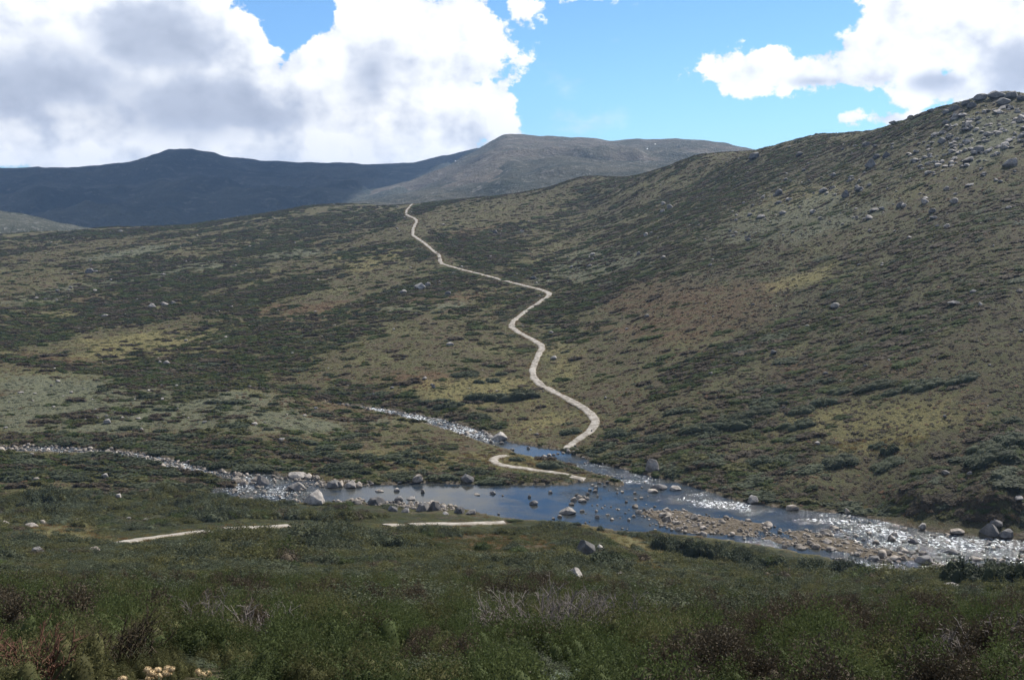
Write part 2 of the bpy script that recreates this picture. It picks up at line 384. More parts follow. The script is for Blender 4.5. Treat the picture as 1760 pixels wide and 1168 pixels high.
# ------------------------------------------------------------------ plant communities (outlines on the land)
ZONES = {
 'grey': [[(0, 640), (150, 650), (330, 665), (480, 685), (560, 705), (640, 725), (560, 740), (400, 745), (250, 740), (100, 745), (0, 745)],
          [(900, 474), (1000, 432), (1100, 415), (1160, 440), (1100, 462), (1000, 482), (920, 492)],
          [(1200, 405), (1320, 350), (1420, 330), (1520, 358), (1480, 390), (1380, 415), (1250, 422)],
          [(0, 520), (60, 505), (180, 480), (260, 478), (180, 500), (80, 525)], [(130, 447), (260, 420), (300, 425), (200, 447)],
          [(300, 455), (400, 445), (420, 458), (330, 468), (250, 488), (200, 492)], [(440, 440), (520, 425), (560, 430), (480, 452)],
          [(665, 532), (700, 522), (800, 521), (790, 529), (690, 537)], [(500, 545), (530, 539), (533, 544), (515, 548)],
          [(1600, 258), (1650, 200), (1770, 184), (1770, 252), (1680, 288)], [(1440, 420), (1500, 395), (1480, 425)], [(1150, 478), (1190, 471), (1185, 476), (1155, 483)]],
 'rust': [[(730, 925), (800, 915), (900, 920), (970, 930), (960, 955), (850, 962), (760, 948)], [(1130, 470), (1200, 470), (1190, 500), (1000, 512), (955, 512), (1050, 490)],
          [(620, 650), (700, 640), (800, 638), (760, 660), (690, 672)], [(1320, 610), (1560, 598), (1600, 640), (1450, 655), (1330, 662)],
          [(0, 605), (160, 620), (220, 635), (100, 627), (0, 618)], [(640, 522), (760, 508), (880, 498), (900, 506), (780, 521)],
          [(1080, 492), (1330, 480), (1340, 560), (1150, 585), (1030, 522)], [(1600, 850), (1760, 830), (1760, 882), (1650, 880)],
          [(450, 520), (640, 520), (620, 545), (460, 560)], [(760, 400), (880, 380), (900, 400), (800, 420)], [(100, 500), (220, 495), (200, 520), (110, 522)],
          [(1010, 560), (1200, 552), (1260, 575), (1100, 600)], [(400, 690), (600, 690), (640, 715), (500, 705)]],
 'straw': [[(0, 903), (100, 898), (212, 904), (200, 926), (100, 936), (0, 955)], [(1000, 905), (1080, 919), (1130, 925), (1120, 950), (1170, 978), (1100, 985), (1075, 960), (1030, 930)],
           [(600, 790), (700, 775), (830, 780), (850, 800), (780, 812), (680, 808)], [(860, 795), (900, 785), (940, 792), (935, 805), (880, 800)],
           [(1250, 385), (1330, 330), (1400, 310), (1450, 330), (1330, 372)], [(1330, 700), (1600, 680), (1680, 720), (1600, 765), (1450, 795), (1330, 775)],
           [(720, 660), (850, 640), (900, 650), (880, 680), (780, 700), (700, 690)], [(120, 580), (260, 570), (400, 560), (430, 590), (250, 622), (130, 612)],
           [(1580, 1078), (1690, 1082), (1700, 1096), (1600, 1098)], [(860, 730), (950, 700), (1000, 722), (950, 745)], [(430, 918), (500, 925), (500, 944), (420, 938)],
           [(1330, 480), (1430, 460), (1440, 475), (1330, 500)], [(940, 590), (990, 600), (1000, 640), (940, 650)], [(1160, 1050), (1260, 1046), (1250, 1066), (1150, 1064)],
           [(560, 440), (700, 420), (720, 440), (600, 470)], [(0, 545), (150, 520), (170, 535), (0, 562)], [(1010, 770), (1180, 790), (1200, 820), (1060, 795)]],
}
DARK = [([(0, 757), (120, 753), (200, 766), (300, 781), (400, 802)], 5.0), ([(320, 752), (400, 758), (480, 772), (560, 785), (620, 791)], 4.0),
        ([(0, 614), (100, 627), (200, 641), (330, 652), (420, 659), (520, 671), (640, 688), (700, 698), (780, 716), (835, 733)], 6.0),
        ([(1000, 777), (1100, 804), (1240, 841), (1330, 867), (1480, 880), (1580, 895), (1660, 906), (1760, 917)], 5.0),
        ([(640, 830), (720, 826), (790, 828), (880, 824), (960, 824)], 3.4), ([(940, 800), (985, 806)], 2.4), ([(340, 822), (395, 832)], 3.0),
        ([(200, 872), (330, 880), (430, 874), (560, 880)], 8.0), ([(0, 800), (120, 800), (230, 810), (330, 830)], 9.0), ([(0, 872), (120, 868)], 7.0)]
def zworld(poly): return hits(resample(np.vstack([poly, poly[:1]]), 12.0))
ZW = {k: [zworld(np.array(p, float)) for p in v] for k, v in ZONES.items()}
DW = [(hits(resample(p, 12.0)), w) for p, w in DARK]
def zone(k, x, y, soft=5.0):
    m = np.zeros(np.shape(x)); j = 1+0.0*x
    wob = fbm(x, y, 16, 4, 61, 0.6)*soft*2.6 + fbm(x, y, 2.5, 2, 63)*soft*0.8
    for P in ZW[k]:
        lo, hi = P.min(0)-12, P.max(0)+12
        b_ = (x > lo[0]) & (x < hi[0]) & (y > lo[1]) & (y < hi[1])
        if not b_.any(): continue
        d = dseg(x[b_], y[b_], P, True); s_ = np.where(inpoly(x[b_], y[b_], P), d, -d)+wob[b_]
        sf = min(soft, 0.35*(hi-lo-24).min()+0.4)
        m[b_] = np.maximum(m[b_], sstep(s_, -sf, sf*1.6))
    return m*(0.62+0.38*sstep(bands(x, y), 0.25, -0.25))
def dark(x, y):
    m = np.zeros(np.shape(x))
    for P, w in DW: 
        lo, hi = P.min(0)-w*2, P.max(0)+w*2
        b_ = (x > lo[0]) & (x < hi[0]) & (y > lo[1]) & (y < hi[1])
        if b_.any(): m[b_] = np.maximum(m[b_], 1-sstep(dseg(x[b_], y[b_], P), w*0.5, w*1.25))
    return m
def bands(x, y):
    """drifts of scrub that run up the slopes, about -1..1"""
    def field(s, c, k):
        along, across = x*s+y*c, x*c-y*s
        return 0.75*fbm(along/3.8, across, 20, 4, 71+k)+0.55*fbm(along/2.2, across, 64, 2, 81+k)
    f = sstep(x, -30, 90)
    return field(0.45, 0.893, 0)*(1-f)+field(0.86, 0.51, 200)*f+0.28*fbm(x, y, 5, 2, 91)

# ------------------------------------------------------------------ materials
def new_mat(name):
    m = bpy.data.materials.new(name); m.use_nodes = True; m.node_tree.nodes.clear()
    b = NB(m.node_tree); out = b.n('ShaderNodeOutputMaterial')
    return m, b, out
def pr(b, out, col, rough=0.8, spec=0.3, normal=None):
    p = b.n('ShaderNodeBsdfPrincipled'); b.put(p.inputs['Base Color'], col); b.put(p.inputs['Roughness'], rough)
    p.inputs['Specular IOR Level'].default_value = spec
    if normal is not None: b.put(p.inputs['Normal'], normal)
    b.nt.links.new(p.outputs[0], out.inputs[0]); return p
def bump(b, h, dist, strength=1.0, normal=None):
    nd = b.n('ShaderNodeBump'); b.put(nd.inputs['Height'], h); nd.inputs['Distance'].default_value = dist; nd.inputs['Strength'].default_value = strength
    if normal is not None: b.put(nd.inputs['Normal'], normal)
    return nd.outputs[0]

def mat_ground():
    m, b, out = new_mat('alpine_ground')
    g = b.n('ShaderNodeNewGeometry'); pos = g.outputs['Position']
    at = b.n('ShaderNodeAttribute', attribute_name='plants'); sp = b.n('ShaderNodeSeparateColor'); b.put(sp.inputs[0], at.outputs['Color'])
    grey, rust, straw = sp.outputs; bed = at.outputs['Alpha']
    at2 = b.n('ShaderNodeAttribute', attribute_name='cover'); sp2 = b.n('ShaderNodeSeparateColor'); b.put(sp2.inputs[0], at2.outputs['Color'])
    scrub, tone, _ = sp2.outputs
    flat = b.vm('MULTIPLY', pos, (1.0, 1.0, 0.4))
    n_big = b.noise(flat, 0.045, 5, 0.6); n_mid = b.noise(flat, 0.23, 5, 0.62); n_fine = b.noise(flat, 1.3, 6, 0.65); n_mic = b.noise(flat, 6.0, 4, 0.7)
    c = b.mix(b.ramp(n_mid, 0.40, 0.62), C(0.066, 0.066, 0.029), C(0.070, 0.054, 0.034))
    c = b.mix(b.m('MULTIPLY', b.ramp(n_big, 0.50, 0.66), 0.6), c, C(0.098, 0.096, 0.042))
    c = b.mix(b.m('MULTIPLY', b.ramp(n_fine, 0.54, 0.74), 0.55), c, C(0.135, 0.112, 0.062))
    c = b.mix(b.m('MULTIPLY', rust, b.ramp(n_mid, 0.3, 0.6, 0.15, 0.9)), c, C(0.088, 0.055, 0.030))
    c = b.mix(b.m('MULTIPLY', straw, b.ramp(n_fine, 0.3, 0.65, 0.35, 0.9)), c, C(0.150, 0.132, 0.055))
    c = b.mix(b.m('MULTIPLY', grey, b.ramp(n_fine, 0.3, 0.65, 0.5, 0.95)), c, C(0.100, 0.106, 0.070))
    c = b.mix(b.m('MULTIPLY', scrub, b.ramp(n_fine, 0.2, 0.6, 0.9, 0.5)), c, C(0.034, 0.037, 0.021))
    c = b.mix(1.0, c, b.mix(b.ramp(n_mic, 0.25, 0.75), C(0.45, 0.45, 0.43), C(1.6, 1.57, 1.52)), 'MULTIPLY')
    c = b.mix(b.m('MULTIPLY', b.ramp(b.noise(flat, 2.2, 3, 0.7), 0.70, 0.74), b.ramp(tone, 0.3, 0.8, 0.1, 0.8)), c, C(0.26, 0.25, 0.225))
    bedc = b.mix(b.ramp(n_fine, 0.35, 0.65), C(0.062, 0.048, 0.030), C(0.15, 0.125, 0.095))
    c = b.mix(bed, c, bedc)
    h = b.m('ADD', b.m('MULTIPLY', n_fine, 0.6), b.m('MULTIPLY', n_mic, 0.25))
    pr(b, out, c, 0.95, 0.1, bump(b, h, 0.9, 1.0))
    return m
def mat_rock(name, light, darkc, lich=0.4):
    m, b, out = new_mat(name)
    tc = b.n('ShaderNodeTexCoord'); oi = b.n('ShaderNodeObjectInfo')
    p = b.vm('ADD', b.n('ShaderNodeNewGeometry').outputs['Position'], b.vm('SCALE', (1, 1, 1), b.m('MULTIPLY', oi.outputs['Random'], 50.0)))
    n1 = b.noise(p, 0.9, 6, 0.65); n2 = b.noise(p, 7.0, 5, 0.7); n3 = b.noise(p, 40.0, 2, 0.6)
    c = b.mix(b.ramp(n1, 0.38, 0.66), darkc, light)
    c = b.mix(b.m('MULTIPLY', b.ramp(n2, 0.52, 0.62), lich), c, C(0.12, 0.115, 0.10))
    c = b.mix(b.m('MULTIPLY', b.ramp(b.noise(p, 2.4, 4, 0.6), 0.60, 0.68), lich*0.8), c, C(0.17, 0.17, 0.12))
    c = b.mix(1.0, c, b.mix(n3, C(0.75, 0.75, 0.75), C(1.25, 1.24, 1.22)), 'MULTIPLY')
    v = b.m('ADD', 0.72, b.m('MULTIPLY', oi.outputs['Random'], 0.5))
    hs = b.n('ShaderNodeHueSaturation'); b.put(hs.inputs['Value'], v); b.put(hs.inputs['Color'], c)
    pr(b, out, hs.outputs[0], 0.9, 0.2, bump(b, b.m('ADD', b.m('MULTIPLY', n1, 0.8), b.m('MULTIPLY', n2, 0.25)), 0.25, 0.8))
    return m
def mat_leaf(name, c1, c2, trans=0.25, var=0.55, rough=0.75):
    m, b, out = new_mat(name)
    oi = b.n('ShaderNodeObjectInfo'); g = b.n('ShaderNodeNewGeometry')
    n = b.noise(g.outputs['Position'], 0.6, 3, 0.6)
    rnd = oi.outputs['Random']
    c = b.mix(b.m('ADD', b.m('MULTIPLY', rnd, 0.6), b.m('MULTIPLY', b.ramp(n, 0.3, 0.7), 0.4)), c1, c2)
    isl = g.outputs['Random Per Island']
    v = b.m('MULTIPLY', b.m('ADD', 1.0-var*0.5, b.m('MULTIPLY', isl, var)), b.m('ADD', 0.8, b.m('MULTIPLY', b.m('FRACT', b.m('MULTIPLY', rnd, 17.3)), 0.4)))
    hs = b.n('ShaderNodeHueSaturation'); b.put(hs.inputs['Value'], v); b.put(hs.inputs['Color'], c)
    p = b.n('ShaderNodeBsdfPrincipled'); b.put(p.inputs['Base Color'], hs.outputs[0]); p.inputs['Roughness'].default_value = rough; p.inputs['Specular IOR Level'].default_value = 0.08
    t = b.n('ShaderNodeBsdfTranslucent'); b.put(t.inputs[0], hs.outputs[0])
    mx = b.n('ShaderNodeMixShader'); mx.inputs[0].default_value = trans
    b.nt.links.new(p.outputs[0], mx.inputs[1]); b.nt.links.new(t.outputs[0], mx.inputs[2]); b.nt.links.new(mx.outputs[0], out.inputs[0])
    return m
def mat_track():
    m, b, out = new_mat('track_gravel')
    p = b.n('ShaderNodeNewGeometry').outputs['Position']
    n1 = b.noise(p, 0.7, 5, 0.65); n2 = b.noise(p, 5.0, 5, 0.7)
    c = b.mix(b.ramp(n1, 0.36, 0.64), C(0.185, 0.162, 0.132), C(0.335, 0.308, 0.270))
    at = b.n('ShaderNodeAttribute', attribute_name='side'); 
    rim = b.m('MULTIPLY', b.ramp(at.outputs['Fac'], 0.55, 1.0), b.ramp(n2, 0.3, 0.6))
    c = b.mix(b.m('MULTIPLY', rim, 0.55), c, C(0.17, 0.14, 0.09))
    c = b.mix(1.0, c, b.mix(n2, C(0.72, 0.72, 0.72), C(1.25, 1.25, 1.25)), 'MULTIPLY')
    pr(b, out, c, 0.95, 0.1, bump(b, n2, 0.06))
    return m
def mat_water():
    m, b, out = new_mat('river_water')
    p = b.n('ShaderNodeNewGeometry').outputs['Position']
    rf = b.n('ShaderNodeAttribute', attribute_name='riffle').outputs['Fac']
    q = b.vm('MULTIPLY', p, (1.0, 1.0, 0.0))
    big = b.noise(q, 0.9, 4, 0.6, dist=0.6); sml = b.noise(q, 4.5, 4, 0.65, dist=0.4); rip = b.noise(q, 9.0, 2, 0.5)
    h = b.m('ADD', b.m('MULTIPLY', b.m('ADD', b.m('MULTIPLY', big, 0.5), b.m('MULTIPLY', sml, 0.20)), rf), b.m('MULTIPLY', rip, b.m('ADD', 0.0016, b.m('MULTIPLY', rf, 0.03))))
    nrm = bump(b, h, 1.0)
    foam_glint = b.m('MULTIPLY', b.ramp(b.m('ADD', b.noise(q, 1.5, 6, 0.72, dist=0.8), b.m('MULTIPLY', rf, 0.16)), 0.66, 0.74), b.ramp(rf, 0.35, 0.8))  # white flecks: foam, plus sun glitter painted in as white colour
    c = b.mix(b.ramp(b.noise(q, 0.25, 3, 0.5), 0.35, 0.65), C(0.012, 0.020, 0.030), C(0.034, 0.034, 0.028))
    w = b.n('ShaderNodeBsdfPrincipled'); b.put(w.inputs['Base Color'], c); b.put(w.inputs['Roughness'], b.m('ADD', 0.05, b.m('MULTIPLY', rf, 0.13)))
    w.inputs['IOR'].default_value = 1.33; b.put(w.inputs['Normal'], nrm)
    f = b.n('ShaderNodeBsdfDiffuse'); f.inputs[0].default_value = C(0.75, 0.78, 0.8)
    mx = b.n('ShaderNodeMixShader'); b.put(mx.inputs[0], b.m('MULTIPLY', foam_glint, 0.8)); b.nt.links.new(w.outputs[0], mx.inputs[1]); b.nt.links.new(f.outputs[0], mx.inputs[2])
    b.nt.links.new(mx.outputs[0], out.inputs[0])
    return m
def mat_far(name, c1, c2, c3, sc=0.01):
    m, b, out = new_mat(name)
    p = b.n('ShaderNodeNewGeometry').outputs['Position']
    n1 = b.noise(p, sc*0.5, 6, 0.6); n2 = b.noise(p, sc*4, 6, 0.68); n3 = b.noise(p, sc*14, 4, 0.7)
    c = b.mix(b.ramp(n1, 0.35, 0.65), c1, c2)
    c = b.mix(b.m('MULTIPLY', b.ramp(n2, 0.54, 0.70), 0.8), c, c3)
    c = b.mix(1.0, c, b.mix(n3, C(0.6, 0.6, 0.6), C(1.4, 1.4, 1.4)), 'MULTIPLY')
    pr(b, out, c, 0.95, 0.05, bump(b, b.m('ADD', n2, b.m('MULTIPLY', n3, 0.5)), 22.0, 0.9))
    return m
M_ROCK = mat_rock('granite_pale', C(0.36, 0.33, 0.30), C(0.17, 0.155, 0.142))
M_ROCKD = mat_rock('granite_dark', C(0.19, 0.178, 0.17), C(0.09, 0.087, 0.087), 0.6)
M_STONE = mat_rock('river_granite', C(0.37, 0.325, 0.28), C(0.13, 0.11, 0.09), 0.5)
M_SCRUB = mat_leaf('scrub_leaves', C(0.050, 0.060, 0.035), C(0.077, 0.084, 0.050))
M_THICK = mat_leaf('thicket_leaves', C(0.026, 0.034, 0.019), C(0.044, 0.052, 0.029))
M_OLIVE = mat_leaf('olive_heath_leaves', C(0.064, 0.068, 0.027), C(0.098, 0.094, 0.040), 0.35)
M_GREEN = mat_leaf('green_heath_leaves', C(0.044, 0.060, 0.020), C(0.068, 0.082, 0.030), 0.35)
M_BROWN = mat_leaf('brown_heath_leaves', C(0.054, 0.044, 0.030), C(0.080, 0.062, 0.040), 0.15)
M_TUSS_O = mat_leaf('olive_tussock', C(0.072, 0.067, 0.029), C(0.108, 0.096, 0.043), 0.15)
M_TUSS_B = mat_leaf('brown_tussock', C(0.064, 0.046, 0.028), C(0.094, 0.066, 0.039), 0.15)
M_TUSS_D = mat_leaf('dark_tussock', C(0.034, 0.029, 0.018), C(0.056, 0.045, 0.027), 0.15)
M_TUSS_S = mat_leaf('straw_tussock', C(0.112, 0.102, 0.047), C(0.160, 0.142, 0.070), 0.15)
M_TUSS_G = mat_leaf('grey_tussock', C(0.082, 0.090, 0.054), C(0.118, 0.122, 0.080), 0.15)
M_TUSS_R = mat_leaf('rusty_tussock', C(0.085, 0.052, 0.028), C(0.120, 0.070, 0.038), 0.15)
M_TWIG = mat_leaf('grey_twigs', C(0.13, 0.112, 0.10), C(0.20, 0.172, 0.155), 0.0)
M_STRAW = mat_leaf('dry_grass', C(0.15, 0.13, 0.055), C(0.24, 0.20, 0.09), 0.3)
M_SAGE = mat_leaf('sage_leaves', C(0.10, 0.125, 0.085), C(0.14, 0.165, 0.12), 0.2)
M_REDTWIG = mat_leaf('red_brown_twigs', C(0.095, 0.050, 0.036), C(0.14, 0.075, 0.05), 0.1)

# ------------------------------------------------------------------ the land
nA, nR = GX.shape
idx = np.arange(nA*nR).reshape(nA, nR)
quads = np.stack([idx[:-1, :-1], idx[:-1, 1:], idx[1:, 1:], idx[1:, :-1]], -1).reshape(-1, 4)[:, ::-1]
me = mesh_np('hillside', np.stack([GX, GY, GZ], -1).reshape(-1, 3), quads, True)
vx, vy = GX.ravel(), GY.ravel(); view = (np.abs(GA.ravel()) < R(36)) & (GR.ravel() < 1300)
def onview(fn):
    o = np.zeros(len(vx)); o[view] = fn(vx[view], vy[view]); return o
Vgrey, Vrust, Vstraw = [onview(lambda x, y, k=k: zone(k, x, y)) for k in ('grey', 'rust', 'straw')]
Vdark = onview(dark)
rr_ = GR.ravel(); sd_ = SD.ravel()
Vband = bands(vx, vy)
dusky = 0.72*sstep(vx, 5, 80)*(1-0.7*sstep(rr_, 400, 520))*(vy > 150)*np.clip(0.9+0.8*fbm(vx, vy, 45, 3, 411), 0.2, 1.1)*(1-0.6*Vstraw)  # dark brown heath, with soft cloud shade on the right slope put into colour
Vscrub = np.clip(dusky+0.55*sstep(Vband, -0.05, 0.35)*(1-0.8*np.maximum.reduce([Vgrey, Vstraw, Vrust])) + 0.9*Vdark, 0, 1)
nearheath = (1-sstep(rr_, 150, 215))*(1-sstep(sd_, -6, -1))*(1-np.maximum(Vstraw, Vrust))
Vscrub = np.maximum(Vscrub, 0.85*nearheath)
bedv = sstep(sd_, -0.9, 0.1)
at = me.attributes.new('plants', 'FLOAT_COLOR', 'POINT'); at.data.foreach_set('color', np.stack([Vgrey, Vrust, Vstraw, bedv], -1).astype(np.float32).ravel())
stony = onview(lambda x, y: np.clip(0.8*sstep(x, 60, 260)*sstep(np.hypot(x, y), 360, 560)+0.35*zone('grey', x, y), 0, 1))
at = me.attributes.new('cover', 'FLOAT_COLOR', 'POINT'); at.data.foreach_set('color', np.stack([Vscrub, stony, 0*Vscrub, 0*Vscrub+1], -1).astype(np.float32).ravel())
put('hillside_ground', me, mat_ground(), kind='structure', label='brown and olive alpine valley slopes on both sides of the river')

# river surface: a sheet over the bed that reaches a little under the banks
sel = (SD > -1.1)
fs = sel[:-1, :-1] | sel[1:, :-1] | sel[:-1, 1:] | sel[1:, 1:]
q = np.stack([idx[:-1, :-1], idx[:-1, 1:], idx[1:, 1:], idx[1:, :-1]], -1)[fs][:, ::-1]
used, inv = np.unique(q, return_inverse=True)
wx, wy = vx[used], vy[used]
me = mesh_np('river', np.stack([wx, wy, wl(wx, wy)], -1), inv.reshape(-1, 4), True)
def blob_mask(L, x, y):
    m = np.zeros(len(x))
    for px, py, rad, v in L:
        p = on_water(px, py); m = np.maximum(m, v*np.exp(-((x-p[0])**2+(y-p[1])**2)/(rad*rad)))
    return m
rif = 0.10 + blob_mask([(100, 772, 22, .6), (240, 785, 14, .7), (330, 805, 12, .8), (420, 830, 12, .7), (480, 845, 10, .7), (650, 703, 10, .9), (720, 718, 10, 1), (790, 742, 12, 1), (840, 755, 6, .8),
                        (1030, 805, 9, .8), (1080, 825, 9, .7), (1000, 850, 4, .5), (1220, 860, 8, 1), (1270, 868, 7, .9), (1420, 885, 10, .9), (1480, 900, 10, 1), (1560, 925, 12, 1), (1640, 940, 13, 1), (1720, 950, 14, 1),
                        (1820, 960, 16, 1), (1950, 985, 18, 1), (1480, 965, 7, .7), (1300, 930, 5, .5), (1130, 850, 9, .35), (1100, 890, 9, .3)], wx, wy)
rif -= blob_mask([(880, 865, 13, .09), (780, 850, 13, .09), (680, 845, 12, .06), (930, 775, 8, .07), (1370, 890, 5, .06)], wx, wy)
creek = np.maximum(wx < -22, (wy > 225) & (wx < 2))
rif = 0.06+(rif-0.06)*np.where(creek, 1.0, 0.5+0.5*sstep(fbm(wx+0.3*wy, wy*1.8, 5.0, 3, 401), -0.25, 0.22))
at = me.attributes.new('riffle', 'FLOAT', 'POINT'); at.data.foreach_set('value', np.clip(rif, 0.01, 1).astype(np.float32))
put('river_water', me, mat_water(), kind='structure', label='shallow blue mountain river with riffles between stony banks')

# tracks
M_TRACK = mat_track()
def ribbon(name, L, width, label, lift=0.14):
    L = resample(L, 0.6); L = smooth_line(L, 6)
    t = np.gradient(L, axis=0); t /= np.hypot(*t.T)[:, None]+1e-9; nrm = np.stack([-t[:, 1], t[:, 0]], -1)
    ks = np.array([-1, -0.8, -0.4, 0, 0.4, 0.8, 1]); n = len(L)
    wob = 1+0.34*fbm(np.arange(n)*0.6, np.zeros(n), 5, 2, 7)[:, None]
    wr = 1+0.34*fbm(np.arange(n)*0.6, np.zeros(n)+50, 4, 2, 9)[:, None]
    off = ks[None]*width/2*np.where(ks[None] < 0, wob, wr)
    X = L[:, :1]+nrm[:, :1]*off; Y = L[:, 1:]+nrm[:, 1:]*off
    Z = np.maximum(ground(X, Y), ground(L[:, 0], L[:, 1])[:, None]-0.05)+lift-np.where(np.abs(ks) == 1, 0.22, 0)[None]
    ii = np.arange(n*7).reshape(n, 7)
    q = np.stack([ii[:-1, :-1], ii[1:, :-1], ii[1:, 1:], ii[:-1, 1:]], -1).reshape(-1, 4)[:, ::-1]
    me = mesh_np(name, np.stack([X, Y, Z], -1).reshape(-1, 3), q, True)
    a = me.attributes.new('side', 'FLOAT', 'POINT'); a.data.foreach_set('value', np.broadcast_to(np.abs(ks), (n, 7)).astype(np.float32).ravel())
    return put('gravel_path', me, M_TRACK, kind='structure', label=label)
ribbon('path_hill', LINES['path_hill'], 2.5, 'pale gravel walking track that zigzags up the far hillside')
ribbon('path_isle', LINES['path_isle'], 2.3, 'short curved gravel track on the grassy spit between the two creeks')
for L_, lab in zip(OPEN[2:], ('pale strip of track on the near bank beside the pool', 'tiny patch of pale track between heath left of the pool strip', 'short pale strip of track in the near heath', 'pale slanting strip of track at the left of the near heath')):
    ribbon('path_near', L_, 2.5, lab, 0.16)

# ------------------------------------------------------------------ mountains behind
def mountain(name, sil, rc, rb, zb, mat, label, namp, seed, ext=900, kind='structure', shape=1.0):
    sil = np.array(sil, float); pxs = np.linspace(sil[0, 0], sil[-1, 0], 420); pys = np.interp(pxs, sil[:, 0], sil[:, 1])
    pys = np.convolve(np.pad(pys, 2, 'edge'), np.ones(5)/5, 'valid')
    a, t = azt(pxs, pys); zc = CAMZ+t*rc
    s = np.concatenate([np.linspace(0, 1, 60), 1+np.linspace(0.02, 1, 24)])
    A2, S2 = np.meshgrid(a, s, indexing='ij'); Zc = np.broadcast_to(zc[:, None], A2.shape)
    rad = np.where(S2 <= 1, rb+(rc-rb)*S2, rc+(S2-1)*ext)
    prof = np.where(S2 <= 1, S2**shape, 1-(S2-1)**2*0.8-(S2-1)*0.15)
    X, Y = rad*np.sin(A2), rad*np.cos(A2)
    Z = zb+(Zc-zb)*prof
    fade = np.clip(1-np.abs(S2-1)*2.2, 0.0, 1)
    Z = Z + fbm(X, Y, rc*0.10, 5, seed, 0.55)*namp*(1-0.86*fade)*sstep(S2, 0, 0.15)+fbm(X, Y, rc*0.012, 3, seed+3)*namp*0.05
    ii = np.arange(A2.size).reshape(A2.shape)
    q = np.stack([ii[:-1, :-1], ii[:-1, 1:], ii[1:, 1:], ii[1:, :-1]], -1).reshape(-1, 4)[:, ::-1]
    o = put(name, mesh_np(name, np.stack([X, Y, Z], -1).reshape(-1, 3), q, True), mat, kind=kind, label=label)
    return o, (a, s, X, Y, Z)
mountain('mountain_ridge', [(-1500, 330), (-700, 300), (-300, 303), (0, 293), (60, 289), (130, 287), (200, 283), (245, 279), (258, 270), (272, 264), (290, 259), (312, 257), (335, 261), (370, 268), (410, 275), (450, 279.5),
          (520, 281), (600, 282), (650, 283), (700, 281), (740, 275), (775, 268), (810, 258), (870, 250), (1000, 250), (1300, 262), (1800, 270), (2600, 290)], 3600, 1900, 20,
         mat_far('ridge_scrub', C(0.034, 0.046, 0.042), C(0.080, 0.086, 0.070), C(0.135, 0.13, 0.11), 0.009), 'long dark blue ridge with a rounded knoll below the clouds', 95, 131, shape=0.8)
mt, MG = mountain('mountain_massif', [(430, 395), (520, 362), (590, 338), (640, 327), (683, 316), (734, 297), (785, 273), (820, 255), (847, 241), (862, 231.5), (875, 229), (890, 229), (922, 231), (957, 233.5), (991, 233.5), (1032, 239),
          (1059, 241), (1094, 238), (1162, 237), (1201, 237.5), (1235, 242), (1276, 250), (1330, 262), (1450, 285), (1760, 300), (2300, 320)], 2650, 1500, 35,
         mat_far('massif_grass', C(0.075, 0.078, 0.060), C(0.135, 0.118, 0.092), C(0.25, 0.235, 0.21), 0.011), 'broad grey brown summit with faint snow patches behind the hill', 55, 151)
mountain('mountain_spur', [(480, 392), (560, 362), (600, 349), (700, 330), (780, 312), (816, 301), (838, 294), (854, 288), (866, 279), (876, 275), (888, 274), (903, 279), (918, 276), (935, 271), (964, 267), (998, 270), (1035, 274),
          (1100, 274), (1180, 276), (1300, 282), (1600, 300), (2000, 320)], 1950, 1250, 38,
         mat_far('spur_heath', C(0.045, 0.052, 0.038), C(0.105, 0.098, 0.070), C(0.26, 0.25, 0.225), 0.017), 'stony heath covered spur in front of the summit', 26, 171, ext=500)
mountain('rocky_hill', [(-900, 330), (-400, 335), (-150, 348), (0, 363), (40, 367), (75, 375), (105, 384), (140, 392), (180, 399), (260, 408), (330, 420)], 1480, 1120, 22,
         mat_far('knoll_heath', C(0.080, 0.085, 0.058), C(0.12, 0.12, 0.085), C(0.42, 0.40, 0.37), 0.035), 'low pale stony hill at the edge of the valley behind the slope', 12, 191, ext=350)
# snow: a few drifts left near the skyline
M_SNOW, b_, o_ = new_mat('old_snow'); pr(b_, o_, C(0.85, 0.87, 0.9), 0.6, 0.3)
a_, s_, mx_, my_, mz_ = MG
SV, SF = [], []
for (px, py, wpx, hpx) in ((781, 278, 1.6, 2), (1113, 257, 2, 1.2), (1128, 249, 2, 0.8)):
    aa, tt = (float(q) for q in azt(px, py)); i = int(np.argmin(np.abs(a_-aa)))
    T = (mz_[i, :60]-CAMZ)/np.hypot(mx_[i, :60], my_[i, :60]); j = int(np.argmax(T >= tt)) if (T >= tt).any() else 57
    c = np.array([mx_[i, j], my_[i, j], mz_[i, j]]); dwn = np.array([mx_[i, max(j-2, 0)], my_[i, max(j-2, 0)], mz_[i, max(j-2, 0)]])-c; dwn /= np.linalg.norm(dwn)
    sd = np.array([math.cos(aa), -math.sin(aa), 0]); up = np.cross(sd, -dwn); up /= np.linalg.norm(up); up = up if up[2] > 0 else -up
    r0 = 2650/F; k0 = len(SV); n = 10
    for kk in range(n):
        th = 2*math.pi*kk/n; rad = 1+0.35*math.sin(3*th+px)+0.2*math.sin(5*th)
        SV.append(c+up*1.2+sd*math.cos(th)*wpx*r0*0.5*rad+dwn*math.sin(th)*hpx*r0*2.2*rad)
    SV.append(c+up*3.0); 
    SF += [(k0+kk, k0+(kk+1) % n, k0+n) for kk in range(n)]
put('snow', mesh_np('snow', np.array(SV), np.array(SF)), M_SNOW, kind='stuff', label='small patches of old snow below the summit skyline')

